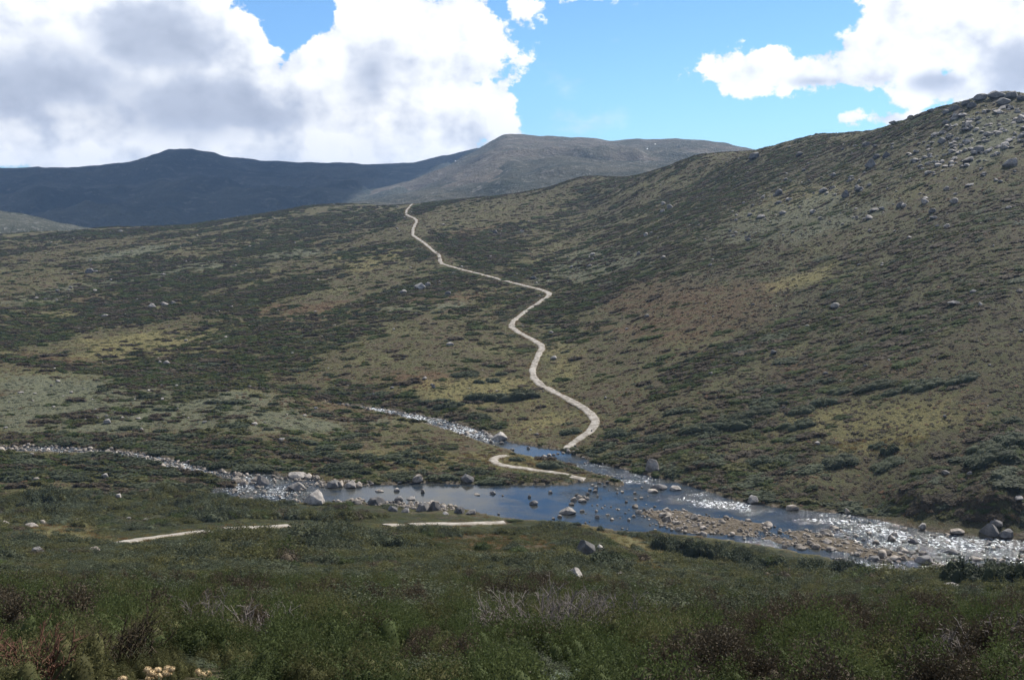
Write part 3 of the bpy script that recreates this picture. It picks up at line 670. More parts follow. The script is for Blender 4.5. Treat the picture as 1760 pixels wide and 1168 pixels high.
# ------------------------------------------------------------------ rocks
def ico(sub):
    bm = bmesh.new(); bmesh.ops.create_icosphere(bm, subdivisions=sub, radius=1.0)
    V = np.array([v.co[:] for v in bm.verts]); Fc = np.array([[v.index for v in f.verts] for f in bm.faces]); bm.free(); return V, Fc
ICO = {k: ico(k) for k in (1, 2, 3, 4)}
def rock_mesh(name, sub, seed, mat, chops=14, rough=0.20, flat=1.0):
    r_ = np.random.default_rng(seed); V, Fc = ICO[sub]; V = V.copy()
    off = Vector(r_.uniform(-50, 50, 3))
    for i in range(len(V)):
        p = Vector(V[i]); n = mnoise.noise(p*0.9+off)+0.5*mnoise.noise(p*2.1+off)+0.22*mnoise.noise(p*5.2+off)
        V[i] *= 1+rough*n*1.5
    for _ in range(chops):
        n = r_.normal(size=3); n[2] = abs(n[2])*0.8; n /= np.linalg.norm(n); d = r_.uniform(0.40, 0.80)
        k = V @ n - d; V -= np.where(k > 0, k*0.97, 0)[:, None]*n[None]
    V[:, 2] *= flat
    V -= (V.max(0)+V.min(0))/2*np.array([1, 1, 0]); ext = (V.max(0)-V.min(0))
    V[:, 0] /= ext[0]; V[:, 1] /= ext[1]; V[:, 2] = (V[:, 2]-V[:, 2].min())/ext[2]      # 1 x 1 x 1, base at 0
    me = mesh_np(name, V, Fc, True); me.materials.append(mat); return me
BIG = {'p': [rock_mesh('boulder', 4, 100+i, M_ROCK) for i in range(5)], 'd': [rock_mesh('boulder_dark', 4, 200+i, M_ROCKD) for i in range(3)]}
MIDR = {'p': [rock_mesh('rock', 3, 300+i, M_ROCK) for i in range(6)], 'd': [rock_mesh('rock_dark', 3, 330+i, M_ROCKD) for i in range(4)], 's': [rock_mesh('stone', 3, 360+i, M_STONE, 9, 0.14) for i in range(6)]}
SMALL = [rock_mesh('small_stone', 2, 400+i, M_STONE, 5, 0.16) for i in range(6)]
SMALLR = [rock_mesh('small_rock', 2, 420+i, M_ROCK, 5, 0.2) for i in range(4)] + [rock_mesh('small_rock_dark', 2, 430+i, M_ROCKD, 5, 0.2) for i in range(2)]
ROCKS = []                                      # world footprints, so plants keep clear
def set_rock(name, meshes, x, y, w, h, d, label, group=None, cat='boulder', sink=0.22, rz=None, z=None, tilt=0.06):
    o = bpy.data.objects.new(name, meshes[random.randrange(len(meshes))]); COL.objects.link(o)
    zz = float(surf(x, y)) if z is None else z
    o.scale = (w, d, h/(1-sink)); o.location = (x, y, zz-h*sink/(1-sink))
    o.rotation_euler = (random.uniform(-tilt, tilt), random.uniform(-tilt, tilt), random.uniform(-0.45, 0.45) if rz is None else rz)
    tag(o, label, cat, group); ROCKS.append((x, y, max(w, d)*0.5))
    return o
def rock_px(px, py, w, h, tone, label, group=None, name='boulder', cat='boulder', deep=0.8, rz=None):
    """a rock whose foot is at photo pixel (px, py), w x h photo pixels large"""
    x, y = hit(px, py); r = math.hypot(x, y); s = r/F
    k_ = 0.78 if py < 430 else 0.9
    ww, hh = w*s*k_, h*s*(k_*0.95 if r > 150 else 1.25); dd = ww*deep
    k = 1+dd*0.38/r; x, y = x*k, y*k
    big = w >= 20
    ms = (BIG if big else MIDR).get(tone) or MIDR[tone]
    return set_rock(name, ms, x, y, ww, hh, dd, label, group, cat, rz=rz)
# tone p pale granite, d dark, s river stone
BOULDERS = [
 (450, 834, 27, 19, 'd', 'dark squat boulder standing in the left creek above the pool'), (510, 843, 31, 15, 'p', 'wedge of granite with a black shaded end in the left creek'),
 (540, 866, 50, 30, 'p', 'largest split pale boulder on the near edge of the left creek'), (573, 838, 32, 13, 'd', 'first of two low grey boulders on the far edge of the pool'),
 (602, 838, 31, 14, 'p', 'second of two low grey boulders on the far edge of the pool'), (511, 822, 42, 9, 'p', 'long flat pale slab on the far bank of the left creek'),
 (645, 867, 37, 14, 'd', 'grey rounded boulder on the near shore of the pool beside pebbles'), (685, 862, 18, 11, 'd', 'dark stone with pale top standing just off the near pool shore'),
 (706, 859, 18, 6, 'p', 'thin flat stone in the water beside the dark pale-topped stone'), (682, 844, 12, 6, 'p', 'small grey stone in the middle of the left end of the pool'),
 (652, 845, 18, 4, 's', 'low flat stone just breaking the water of the left pool'), (727, 847, 8, 8, 's', 'small upright pointed stone in the left pool'),
 (718, 830, 22, 13, 's', 'pale triangular rock on the far shore of the pool'), (687, 831, 11, 6, 's', 'small white stone left of the pale triangular rock'),
 (727, 878, 28, 17, 'd', 'big grey block in the boulder row on the near pool shore'), (746, 877, 24, 19, 'd', 'tallest dark block in the boulder row on the near pool shore'),
 (696, 881, 16, 10, 'p', 'pale leaning block below the near pool shore row'), (675, 879, 20, 12, 'd', 'leftmost block of the boulder row on the near pool shore'),
 (789, 882, 21, 13, 'd', 'dark boulder at the corner where the pool widens'), (808, 884, 22, 9, 'p', 'low pale rock beside the dark corner boulder of the pool'),
 (766, 884, 14, 6, 'p', 'small low rock in the grass behind the pool corner boulder'), (803, 829, 27, 14, 'd', 'dark boulder set in the scrub of the spit bank'),
 (847, 849, 13, 6, 'd', 'dark round stone in the far half of the pool'), (917, 868, 18, 9, 'd', 'largest dark stone in the middle of the blue pool'), (910, 855, 7, 6, 'd', 'small dark stone behind the largest stone of the pool'),
 (946, 847, 9, 5, 's', 'small pale stone near the far shore of the pool below the track'), (820, 851, 14, 3, 's', 'flat stone barely awash in the far half of the pool'), (864, 852, 5, 3, 's', 'tiny pale stone beside the dark round stone of the pool'),
 (857, 884, 6, 3, 'd', 'tiny dark stone at the near edge of the pool'), (975, 884, 34, 13, 'p', 'large flat pale rock at the near end of the stepping stones'),
 (858, 757, 32, 17, 'p', 'big domed pale boulder with a dark overhang beside the upper creek'), (842, 753, 17, 8, 'p', 'smaller rounded pale boulder touching the big domed one'), (862, 763, 10, 5, 's', 'white stone in the water under the big domed boulder'),
 (908, 771, 8, 5, 'd', 'dark stone alone in the blue upper creek pool'), (880, 774, 11, 4, 'd', 'low stone below the big domed boulder at the spit shore'), (923, 748, 10, 4, 'p', 'small pale boulder in scrub left of the track end'),
 (1122, 810, 29, 25, 'p', 'tall rounded boulder with dark side on the far river bank'), (1132, 841, 34, 9, 'd', 'dark flat rock shelf in the middle of the river'), (1160, 842, 24, 8, 'p', 'pale end of the rock shelf in the middle of the river'), (1122, 846, 22, 5, 's', 'white low rock in front of the dark river shelf'),
 (1008, 956, 42, 24, 'd', 'big angular dark boulder on the near slope below the river'), (1030, 946, 20, 9, 'p', 'flat rock behind the big angular dark boulder'), (1040, 968, 30, 10, 'p', 'low slab in front of the big angular dark boulder'),
 (985, 997, 36, 19, 'p', 'pale domed boulder alone in the heath of the near slope'), (787, 992, 11, 12, 's', 'small bright upright stone in the near heath'), (692, 941, 6, 6, 's', 'tiny bright stone in the heath below the near track'),
 (1217, 1017, 33, 7, 'p', 'low grey slab lying in the near heath, left one of two'), (1291, 1019, 27, 8, 'p', 'low grey slab lying in the near heath, right one of two'), (1245, 1037, 19, 8, 'd', 'dark round stone between the two low grey slabs'),
 (1490, 1029, 24, 7, 'p', 'pale broken slab in the near heath at right'), (1549, 1043, 12, 5, 's', 'bright white stone in the near heath right of the broken slab'), (1730, 1112, 34, 15, 'd', 'dark boulder at the right end of the near slope'), (1712, 1112, 18, 11, 'd', 'small dark rock leaning on the dark boulder at the right end'),
 (1635, 1011, 40, 6, 'p', 'long low rock beside the thicket near the right edge'), (1668, 1015, 24, 6, 'p', 'low rock right of the long one beside the thicket'), (912, 1170, 36, 11, 's', 'pale stone half buried in heath at the bottom edge of the picture'), (1285, 990, 10, 4, 's', 'small pale stone below the long bank thicket'),
 (1365, 1012, 7, 5, 's', 'tiny white stone in the heath between slab and thicket'), (1065, 989, 26, 6, 'p', 'low slab right of the pale domed boulder'), (700, 1062, 12, 8, 'p', 'pale stone deep in the near heath at centre left'),
 (162, 950, 25, 8, 's', 'pale flat stone below the left end of the near track'), (205, 962, 22, 5, 's', 'thin pale slab in heath below the near track'), (62, 953, 25, 11, 'd', 'dark humped boulder in the left heath'), (50, 962, 20, 5, 'p', 'low slab in front of the dark humped boulder'),
 (85, 958, 14, 4, 'p', 'small slab right of the dark humped boulder'), (8, 901, 22, 8, 's', 'white boulder at the left edge of the picture'), (54, 906, 25, 8, 's', 'white flat boulder at the edge of the dry grass, front one of two'), (73, 900, 19, 8, 's', 'white boulder behind the front flat one by the dry grass'),
 (129, 897, 12, 7, 'p', 'pale boulder in scrub right of the two white ones'), (220, 892, 11, 4, 'p', 'small flat rock in the dark left scrub'), (250, 897, 12, 7, 'p', 'pale rounded rock in the dark left scrub'), (323, 881, 15, 9, 's', 'bright pale boulder in the dark scrub above the near track'),
 (205, 856, 12, 9, 'p', 'grey boulder in the middle of the left scrub'), (181, 821, 14, 8, 'p', 'grey boulder below the far left bend of the creek'), (185, 728, 15, 8, 'p', 'largest grey boulder on the pale green flat between the creeks'), (15, 823, 13, 5, 'p', 'pale boulder near the left edge below the creek'), (63, 827, 14, 7, 's', 'pair-like pale boulder in the left scrub below the creek'),
 (1294, 864, 22, 13, 'p', 'pale boulder at the far river edge above the rapids'), (1362, 877, 25, 9, 's', 'low pale boulder on the far edge of the smooth right channel'), (1456, 883, 14, 9, 's', 'round pale boulder on the far bank above the right rapids'),
 (1700, 922, 35, 21, 'd', 'big dark boulder on the far bank near the right edge'), (1712, 908, 22, 11, 'd', 'dark boulder behind the big one on the far bank near the right edge'), (1729, 924, 27, 13, 'd', 'dark boulder right of the big one on the far bank'),
 (1585, 910, 15, 9, 'p', 'pale boulder at the far edge of the right rapids'), (1643, 918, 27, 6, 's', 'long low stone at the far edge of the right rapids'), (1569, 934, 21, 8, 'd', 'dark low rock amid the right rapids'), (1636, 952, 31, 7, 'd', 'long dark rock at the tail of the gravel bar'),
 (1588, 968, 35, 13, 'd', 'big dark flat rock at the lower end of the gravel bar'), (1616, 977, 28, 10, 's', 'pale rock below the big dark flat rock'), (1682, 983, 27, 14, 'd', 'dark rock on the near river edge at right'), (1502, 964, 25, 8, 'd', 'dark topped rock in the lower gravel bar'),
 (1540, 964, 21, 8, 's', 'pale rock between two dark ones in the lower gravel bar'), (1443, 965, 21, 8, 's', 'pale rock at the near edge of the gravel bar'), (1434, 910, 19, 7, 's', 'pale boulder at the top of the gravel bar by the channel'), (1420, 919, 21, 10, 's', 'largest pale cobble in the upper gravel bar'),
 (1533, 930, 15, 12, 's', 'upright pale stone in the right rapids'), (1677, 963, 21, 6, 's', 'low stone in the fast water near the right edge'), (1698, 936, 15, 7, 'd', 'dark stone in the fast water near the right edge'), (1376, 944, 21, 6, 's', 'flat pale cobble at the near edge of the bar'),
 (1626, 815, 13, 6, 'p', 'left one of two small pale rocks on the lower right hillside'), (1666, 817, 11, 6, 'p', 'right one of two small pale rocks on the lower right hillside'), (1405, 764, 12, 5, 'p', 'small pale rock on the grassy right slope above the river'), (1749, 862, 17, 7, 'p', 'pale flat rock at the right edge above the river'),
 (1434, 530, 19, 9, 'p', 'bright block alone in the scrub of the right hillside'), (1640, 524, 22, 6, 'p', 'long pale rock in the scrub of the upper right hillside'), (1752, 503, 11, 6, 's', 'bright white rock at the right edge of the hillside'), (1685, 525, 9, 6, 'p', 'small pale rock right of the long pale one'),
 (1297, 273, 29, 13, 'd', 'dark tor below the skyline where the hill meets the summit'), (1374, 269, 18, 10, 'd', 'dark boulder right of the first tor below the skyline'), (1497, 288, 26, 17, 'd', 'largest dark tor on the upper hillside'), (1506, 273, 15, 10, 'd', 'dark block above the largest tor'),
 (1523, 271, 20, 11, 'd', 'dark block right above the largest tor'), (1338, 336, 17, 15, 'd', 'dark upright boulder on the grassy shoulder of the hill'), (1415, 331, 19, 10, 'd', 'dark boulder left of the pair on the stony slope'), (1454, 339, 20, 15, 'd', 'dark bulky boulder in the middle of the stony slope'),
 (1477, 329, 21, 9, 'd', 'dark low boulder right of the bulky one'), (1307, 376, 19, 9, 'p', 'grey boulder at the lower left of the stony slope'), (1345, 369, 18, 8, 'd', 'dark slab in the lower stony slope'), (1397, 367, 16, 8, 'p', 'grey block in the lower stony slope'), (1639, 350, 19, 11, 'p', 'pale grey boulder alone below the outcrop'),
 (1590, 350, 17, 9, 'p', 'grey boulder left of the pale one below the outcrop'), (1494, 377, 19, 8, 'p', 'long grey rock above the bare track scar'), (1502, 364, 19, 8, 'p', 'grey rock above the long one near the bare scar'), (1680, 264, 28, 15, 'd', 'dark tor at the foot of the outcrop'), (1619, 247, 16, 12, 'd', 'dark block left of the outcrop'),
 (1735, 287, 28, 16, 'p', 'pale crag below the outcrop near the right edge'), (1665, 321, 20, 6, 'p', 'flat rock on the upper right grass'), (1595, 300, 15, 7, 'p', 'grey rock left of the crag foot'),
 (722, 497, 22, 12, 'p', 'pale rock cluster block on the far slope left of the track'), (735, 492, 12, 8, 'p', 'small pale block on top of the rock cluster left of the track'), (692, 504, 20, 7, 'p', 'low rock left of the pale rock cluster'), (770, 506, 14, 6, 'd', 'dark rock right of the pale rock cluster'),
 (851, 401, 13, 8, 'd', 'dark rock in scrub high on the slope right of the track'), (897, 399, 10, 5, 'p', 'pale rock high on the slope right of the dark one'), (1138, 366, 12, 8, 'p', 'pale rock of the upper trio in dark scrub'), (1152, 358, 14, 9, 'p', 'largest pale rock of the upper trio in dark scrub'), (1140, 352, 10, 6, 'p', 'topmost rock of the upper trio in dark scrub'),
 (1109, 406, 11, 8, 'p', 'pale boulder alone on the grey green slope'), (1097, 438, 7, 7, 'd', 'dark small boulder on the grey green slope'), (1013, 459, 12, 5, 'p', 'flat rock on the grey green slope near the track bend'), (982, 461, 9, 5, 'd', 'dark rock on the grey green slope'), (917, 480, 13, 6, 'd', 'dark rock just above the upper track bend'),
 (948, 573, 11, 5, 'p', 'pale rock in dark scrub inside the track bend'), (773, 594, 15, 6, 'p', 'pale rock in the scrub left of the zigzag'), (154, 469, 15, 8, 'd', 'dark boulder on the far left slope'), (262, 528, 16, 7, 'p', 'left rock of the pale row on the far left slope'), (282, 525, 15, 6, 'p', 'middle rock of the pale row on the far left slope'), (298, 522, 10, 5, 'p', 'right rock of the pale row on the far left slope'),
 (180, 545, 12, 5, 'p', 'small pale rock on the far left slope below the row'), (975, 775, 8, 5, 's', 'pale stone at the foot of the track by the upper ford'), (1112, 545, 10, 5, 'p', 'pale rock in the middle of the brown hillside'), (745, 667, 8, 8, 'd', 'small dark rock on the grass above the upper creek'), (1017, 742, 3, 5, 'd', 'tiny dark stone standing on the lowest stretch of track'),
]
for px, py, w, h, t, lab in BOULDERS: rock_px(px, py, w, h, t, lab)
# the two fords: stones set across the water
for (px, py, w, h) in ((986, 860, 13, 7), (997, 856, 14, 6), (1004, 856, 11, 5), (1001, 863, 18, 6), (982, 868, 11, 5), (1023, 845, 11, 5), (1014, 843, 8, 4), (1030, 831, 9, 4), (1039, 836, 7, 4), (1024, 839, 9, 5), (1027, 853, 5, 4), (992, 852, 9, 5),
                       (1010, 850, 9, 5), (962, 889, 10, 5), (951, 892, 8, 4), (1018, 834, 7, 3), (1044, 829, 7, 3), (1010, 858, 7, 4)):
    rock_px(px, py, w, h, 's', 'pale stepping stone in the line across the lower ford', 'stepping stones of the lower ford', 'stepping_stone', 'stone')
for (px, py, w, h) in ((936, 785, 10, 4), (944, 783, 9, 4), (952, 782, 9, 3), (959, 780, 7, 3), (968, 779, 8, 3), (977, 777, 9, 4), (985, 779, 9, 5), (992, 774, 8, 4), (989, 768, 7, 4)):
    rock_px(px, py, w, h, 's', 'pale stepping stone in the line across the upper ford at the track foot', 'stepping stones of the upper ford', 'stepping_stone', 'stone')
# slabs of the outcrop below the summit of the near hill
OUT = zworld(np.array([(1640, 200), (1700, 180), (1780, 182), (1780, 250), (1725, 262), (1668, 290), (1590, 285), (1540, 268), (1590, 240)], float))
rk = np.random.default_rng(5)
def sample_in(P, n):
    lo, hi = P.min(0), P.max(0); out = np.zeros((0, 2))
    while len(out) < n:
        q = rk.uniform(lo, hi, (n*3, 2)); out = np.vstack([out, q[inpoly(q[:, 0], q[:, 1], P)]])
    return out[:n]
for x, y in sample_in(OUT, 210):
    w = float(np.clip(rk.lognormal(0.75, 0.45), 0.9, 4.6))
    qx, qy = project(x, y, float(ground(x, y)))
    where = 'by the skyline' if qy < 205 else 'along its lower edge' if qy > 258 else 'in its middle'; where += ' near the picture edge' if qx > 1710 else ''
    set_rock('outcrop_rock', BIG['p'] if w > 3.8 else MIDR['p'], x, y, w, w*rk.uniform(0.3, 0.5), w*rk.uniform(0.9, 1.8), ('large ' if w > 2.9 else 'small ' if w < 1.6 else '')+'pale granite slab of the summit outcrop '+where, 'slabs of the summit outcrop', 'rock', rz=rk.uniform(-0.9, 0.1), tilt=0.25)
for px, py, w, h in ((1640, 190, 15, 8), (1660, 182, 17, 9), (1684, 174, 24, 11), (1712, 170, 28, 11), (1738, 170, 22, 10), (1755, 173, 16, 8), (1600, 193, 12, 6), (1565, 199, 10, 5), (1535, 207, 13, 6), (1625, 196, 12, 7), (1670, 186, 20, 9), (1725, 180, 22, 10)):
    rock_px(px, py, w*1.25, h*1.25, 'd', 'dark block breaking the skyline of the summit outcrop', 'skyline blocks of the summit', 'outcrop_rock', 'rock')
# loose boulders over the stony slope below
def px_poly(p): return zworld(np.array(p, float))
SLOPE = px_poly([(1230, 420), (1290, 330), (1400, 270), (1560, 225), (1640, 215), (1760, 270), (1760, 350), (1640, 400), (1480, 430), (1330, 425)])
for x, y in sample_in(SLOPE, 130):
    w = rk.lognormal(0.48, 0.42)
    dk_ = rk.random() < 0.35; qx, qy = project(x, y, float(ground(x, y)))
    set_rock('boulder', MIDR['d'] if dk_ else MIDR['p'], x, y, w, w*rk.uniform(0.35, 0.6), w*rk.uniform(0.7, 1.1), ('dark' if dk_ else 'pale grey')+' boulder strewn on the '+('upper' if qy < 300 else 'lower' if qy > 370 else 'middle')+' stony slope '+('left of the outcrop' if qx < 1560 else 'below the outcrop'), 'boulders strewn below the outcrop', 'boulder')
# cobbles: gravel bar, creek beds and shores
LEFTC = on_water(*np.array([(0, 767), (103, 766), (226, 776), (308, 791), (377, 810), (425, 812), (420, 832), (377, 821), (298, 808), (223, 787), (130, 779), (0, 777)], float).T)
MIDC = on_water(*np.array([(425, 812), (500, 822), (560, 832), (560, 866), (452, 862), (363, 851), (411, 838)], float).T)
UPC = on_water(*np.array([(580, 693), (717, 712), (785, 727), (844, 747), (850, 766), (799, 750), (717, 724), (580, 696)], float).T)
SHORE = on_water(*np.array([(560, 861), (620, 857), (680, 862), (760, 864), (800, 878), (760, 884), (690, 876), (600, 868)], float).T)
FARS = on_water(*np.array([(520, 818), (560, 826), (640, 830), (640, 835), (560, 838), (500, 826)], float).T)
RAP = on_water(*np.array([(1440, 884), (1560, 906), (1680, 923), (1800, 934), (1800, 978), (1620, 976), (1500, 980), (1440, 960), (1500, 930)], float).T)
RAP2 = on_water(*np.array([(1000, 785), (1060, 806), (1130, 822), (1130, 870), (1180, 915), (1060, 910), (980, 895), (1040, 840), (1070, 835), (1010, 812)], float).T)
cob = []                                        # x, y, width, zone
for P, n, sz, key in ((BAR, 250, 0.70, 'bar'), (LEFTC, 240, 0.66, 'left'), (MIDC, 60, 0.7, 'mid'), (UPC, 110, 0.62, 'up'), (SHORE, 90, 0.75, 'shore'), (FARS, 50, 0.75, 'far'), (RAP, 80, 0.65, 'rapid'), (RAP2, 70, 0.55, 'ford')):
    for x, y in sample_in(P, n):
        if key == 'bar' and float(ground(x, y)) < float(wl(x, y))-0.08 and rk.random() < 0.6: continue
        cob.append((x, y, float(np.clip(sz*rk.lognormal(0, 0.42), 0.25, 2.3)), key))
COB_LABEL = {'bar': 'pale cobble among many on the gravel bar in the river', 'left': 'pale cobble in the bed of the left creek', 'mid': 'pale cobble where the left creek enters the pool', 'up': 'white cobble in the tumbling upper creek',
             'shore': 'cobble in the pebbly strip on the near pool shore', 'far': 'cobble in the pebbly strip on the far pool shore', 'rapid': 'wet cobble breaking the right rapids', 'ford': 'small stone in the shallow water round the fords'}
cob.sort(key=lambda c: -c[2]/math.hypot(c[0], c[1]))
for x, y, w, key in cob[:285]:
    set_rock('cobble', MIDR['s'] if w > 1.3 else SMALL, x, y, w, w*rk.uniform(0.35, 0.55), w*rk.uniform(0.7, 1.1), ('large ' if w > 1.15 else '')+COB_LABEL[key], 'cobbles '+{'bar': 'of the gravel bar', 'left': 'of the left creek', 'mid': 'at the pool inflow', 'up': 'of the upper creek', 'shore': 'of the near pool shore', 'far': 'of the far pool shore', 'rapid': 'of the right rapids', 'ford': 'round the fords'}[key], 'cobble', rz=rk.uniform(-1.5, 1.5), sink=0.3)

# ------------------------------------------------------------------ scatter: one object of stuff that carries many small copies
def sources(name, objs):
    c = bpy.data.collections.new(name)
    for me in objs: c.objects.link(bpy.data.objects.new(me.name, me))
    return c
def slope_tilt(x, y, rz, k=0.9):
    e = 1.5; gx = (ground(x+e, y)-ground(x-e, y))/(2*e)*k; gy = (ground(x, y+e)-ground(x, y-e))/(2*e)*k
    c, s_ = np.cos(rz), np.sin(rz)
    return np.arctan(-gx*s_+gy*c), -np.arctan(gx*c+gy*s_)
def scatter(name, x, y, z, rz, sc, pick, meshes, label, lean=True):
    n = len(x); me = bpy.data.meshes.new(name); me.vertices.add(n)
    me.vertices.foreach_set('co', np.stack([x, y, z], -1).astype(np.float32).ravel())
    t0, t1 = slope_tilt(x, y, rz) if lean else (0*rz, 0*rz)
    rot = np.stack([t0, t1, rz], -1)
    for nm, arr in (('rot', rot), ('scl', sc)):
        a = me.attributes.new(nm, 'FLOAT_VECTOR', 'POINT'); a.data.foreach_set('vector', arr.astype(np.float32).ravel())
    a = me.attributes.new('pick', 'INT', 'POINT'); a.data.foreach_set('value', np.asarray(pick, np.int32))
    o = put(name, me, kind='stuff', label=label)
    nt = bpy.data.node_groups.new(name, 'GeometryNodeTree')
    nt.interface.new_socket('Geometry', in_out='INPUT', socket_type='NodeSocketGeometry'); nt.interface.new_socket('Geometry', in_out='OUTPUT', socket_type='NodeSocketGeometry')
    gi, go = nt.nodes.new('NodeGroupInput'), nt.nodes.new('NodeGroupOutput')
    ci = nt.nodes.new('GeometryNodeCollectionInfo'); ci.inputs['Collection'].default_value = sources(name+'_kinds', meshes)
    ci.inputs['Separate Children'].default_value = True; ci.inputs['Reset Children'].default_value = True
    ip = nt.nodes.new('GeometryNodeInstanceOnPoints'); ip.inputs['Pick Instance'].default_value = True
    def attr(nm, t):
        nd = nt.nodes.new('GeometryNodeInputNamedAttribute'); nd.data_type = t; nd.inputs['Name'].default_value = nm; return nd.outputs[0]
    e = nt.nodes.new('FunctionNodeEulerToRotation')
    L = nt.links.new
    L(gi.outputs[0], ip.inputs['Points']); L(ci.outputs[0], ip.inputs['Instance']); L(attr('pick', 'INT'), ip.inputs['Instance Index'])
    L(attr('rot', 'FLOAT_VECTOR'), e.inputs[0]); L(e.outputs[0], ip.inputs['Rotation']); L(attr('scl', 'FLOAT_VECTOR'), ip.inputs['Scale'])
    L(ip.outputs[0], go.inputs[0])
    md = o.modifiers.new('scatter', 'NODES'); md.node_group = nt
    return o
rest = cob[285:]
cx, cyy, cw_ = (np.array([c[i] for c in rest]) for i in range(3))
# finer gravel on the bar and along the shores
gx = []
for P, n in ((BAR, 520), (LEFTC, 560), (SHORE, 500), (FARS, 250), (UPC, 260), (MIDC, 120), (RAP, 120)): gx.append(sample_in(P, n))
gx = np.vstack(gx); gx = gx[(ground(gx[:, 0], gx[:, 1]) > wl(gx[:, 0], gx[:, 1])-0.10) | (rk.uniform(size=len(gx)) < 0.35)]; gw = np.clip(0.32*rk.lognormal(0, 0.35, len(gx)), 0.15, 0.7)
cx = np.concatenate([cx, gx[:, 0]]); cyy = np.concatenate([cyy, gx[:, 1]]); cw_ = np.concatenate([cw_, gw])
n = len(cx)
scatter('gravel', cx, cyy, np.where(surf(cx, cyy) > wl(cx, cyy)+0.02, ground(cx, cyy), wl(cx, cyy))-cw_*0.14, rk.uniform(0, 6.28, n), np.stack([cw_, cw_*rk.uniform(0.7, 1.1, n), cw_*rk.uniform(0.45, 0.7, n)], -1), rk.integers(0, 6, n), SMALL,
        'small pale stones and gravel on the bar and along the creek beds')

# ------------------------------------------------------------------ scrub and heath
def quads_mesh(name, P0, A, B, mats, mi=None, core=None):
    """diamond leaves: centre P0, long half axis A, short half axis B"""
    n = len(P0); V = np.stack([P0-A, P0+B*0.9, P0+A, P0-B*0.9], 1).reshape(-1, 3); Fq = np.arange(4*n).reshape(n, 4)
    faces = [Fq]
    if core is not None: faces.append(core[1]+len(V)); V = np.vstack([V, core[0]])
    me = mesh_np(name, V, faces)
    for m in mats: me.materials.append(m)
    if mi is not None:
        k = np.zeros(len(me.polygons), np.int32); k[:n] = mi; me.polygons.foreach_set('material_index', k)
    return me
def unit(v): return v/(np.linalg.norm(v, axis=-1, keepdims=True)+1e-9)
def dome_shrub(name, seed, mat, n=330, leaf=0.085, lobes=6, spiky=False):
    """low spreading shrub, 1 wide, 1 deep, 1 high: several lobes covered in leaf sprays"""
    r_ = np.random.default_rng(seed); P, N = [], []
    cs = np.stack([r_.uniform(-0.30, 0.30, lobes), r_.uniform(-0.30, 0.30, lobes), np.zeros(lobes)], -1); rad = r_.uniform(0.16, 0.30, lobes); hh = r_.uniform(0.55, 1.0, lobes)
    if spiky: cs *= np.array([1.1, 1.1, 1]); rad = r_.uniform(0.22, 0.36, lobes)
    per = n//lobes
    VV, FF, k = [], [], 0
    V1, F1 = ICO[2]; ck = 0.70 if spiky else 0.84
    for c, r0, h in zip(cs, rad, hh):
        u = unit(r_.normal(size=(per, 3))); u[:, 2] = np.abs(u[:, 2])
        jit = r_.uniform(0.66 if spiky else 0.82, 1.1, (per, 1))
        P.append(c+u*jit*np.array([r0, r0, h])); N.append(unit(u*np.array([1, 1, r0/h*1.5])))
        VV.append(c+V1*np.array([r0, r0, h])*ck); FF.append(F1+k); k += len(V1)
    P, N = np.vstack(P), np.vstack(N); m = len(P)
    t = unit(r_.normal(size=(m, 3))); A = unit(np.cross(N, t)+N*r_.uniform(0.2, 1.2, (m, 1))+np.array([0, 0, 0.4])); B = unit(np.cross(A, r_.normal(size=(m, 3))))
    s = leaf*r_.uniform(0.6, 1.4, (m, 1))
    if spiky: A = unit(N*0.8+np.array([0, 0, 0.3])+r_.normal(size=(m, 3))*0.75); B = unit(np.cross(A, r_.normal(size=(m, 3))))*0.75
    return quads_mesh(name, P, A*s, B*s*0.62, [mat], None, (np.vstack(VV), np.vstack(FF)))
def heath_clump(name, seed, mat, shoots=62, leaves=24, h=0.5, rad=0.34, ll=0.013, lw=0.0048, fan=0.55, mat2=None, frac2=0.0):
    """upright heath: many leafy shoots from one root; metres"""
    r_ = np.random.default_rng(seed)
    th, rr = r_.uniform(0, 6.283, shoots), rad*np.sqrt(r_.uniform(0, 1, shoots))
    base = np.stack([rr*np.cos(th), rr*np.sin(th), 0*rr], -1)*0.55
    d = unit(np.stack([fan*rr/rad*np.cos(th), fan*rr/rad*np.sin(th), np.ones(shoots)], -1)+r_.normal(size=(shoots, 3))*0.16)
    L = h*r_.uniform(0.6, 1.05, shoots)*(1-0.3*(rr/rad)**2)
    s = r_.uniform(0.30, 1.0, (shoots, leaves)); s[:, -1] = 1
    P = base[:, None]+d[:, None]*(L[:, None]*s)[..., None]
    P = P.reshape(-1, 3); D = np.repeat(d, leaves, 0); m = len(P)
    out = unit(np.cross(D, r_.normal(size=(m, 3))))
    A = unit(D*r_.uniform(0.5, 1.1, (m, 1))+out); B = unit(np.cross(A, r_.normal(size=(m, 3))))
    sz = r_.uniform(0.7, 1.3, (m, 1)); P = P+A*ll*sz*0.8
    # stems: thin blades from root to tip
    tip = base+d*L[:, None]; side = unit(np.cross(d, r_.normal(size=(shoots, 3))))*0.0035
    Pq = np.vstack([P, (base+tip)/2]); Aq = np.vstack([A*ll*sz, (tip-base)/2]); Bq = np.vstack([B*lw*sz, side])
    mats = [mat, M_BROWN if mat2 is None else mat2]
    mi = np.concatenate([(np.repeat(r_.uniform(size=shoots) < frac2, leaves)).astype(np.int32), np.ones(shoots, np.int32)])
    return quads_mesh(name, Pq, Aq, Bq, mats, mi)
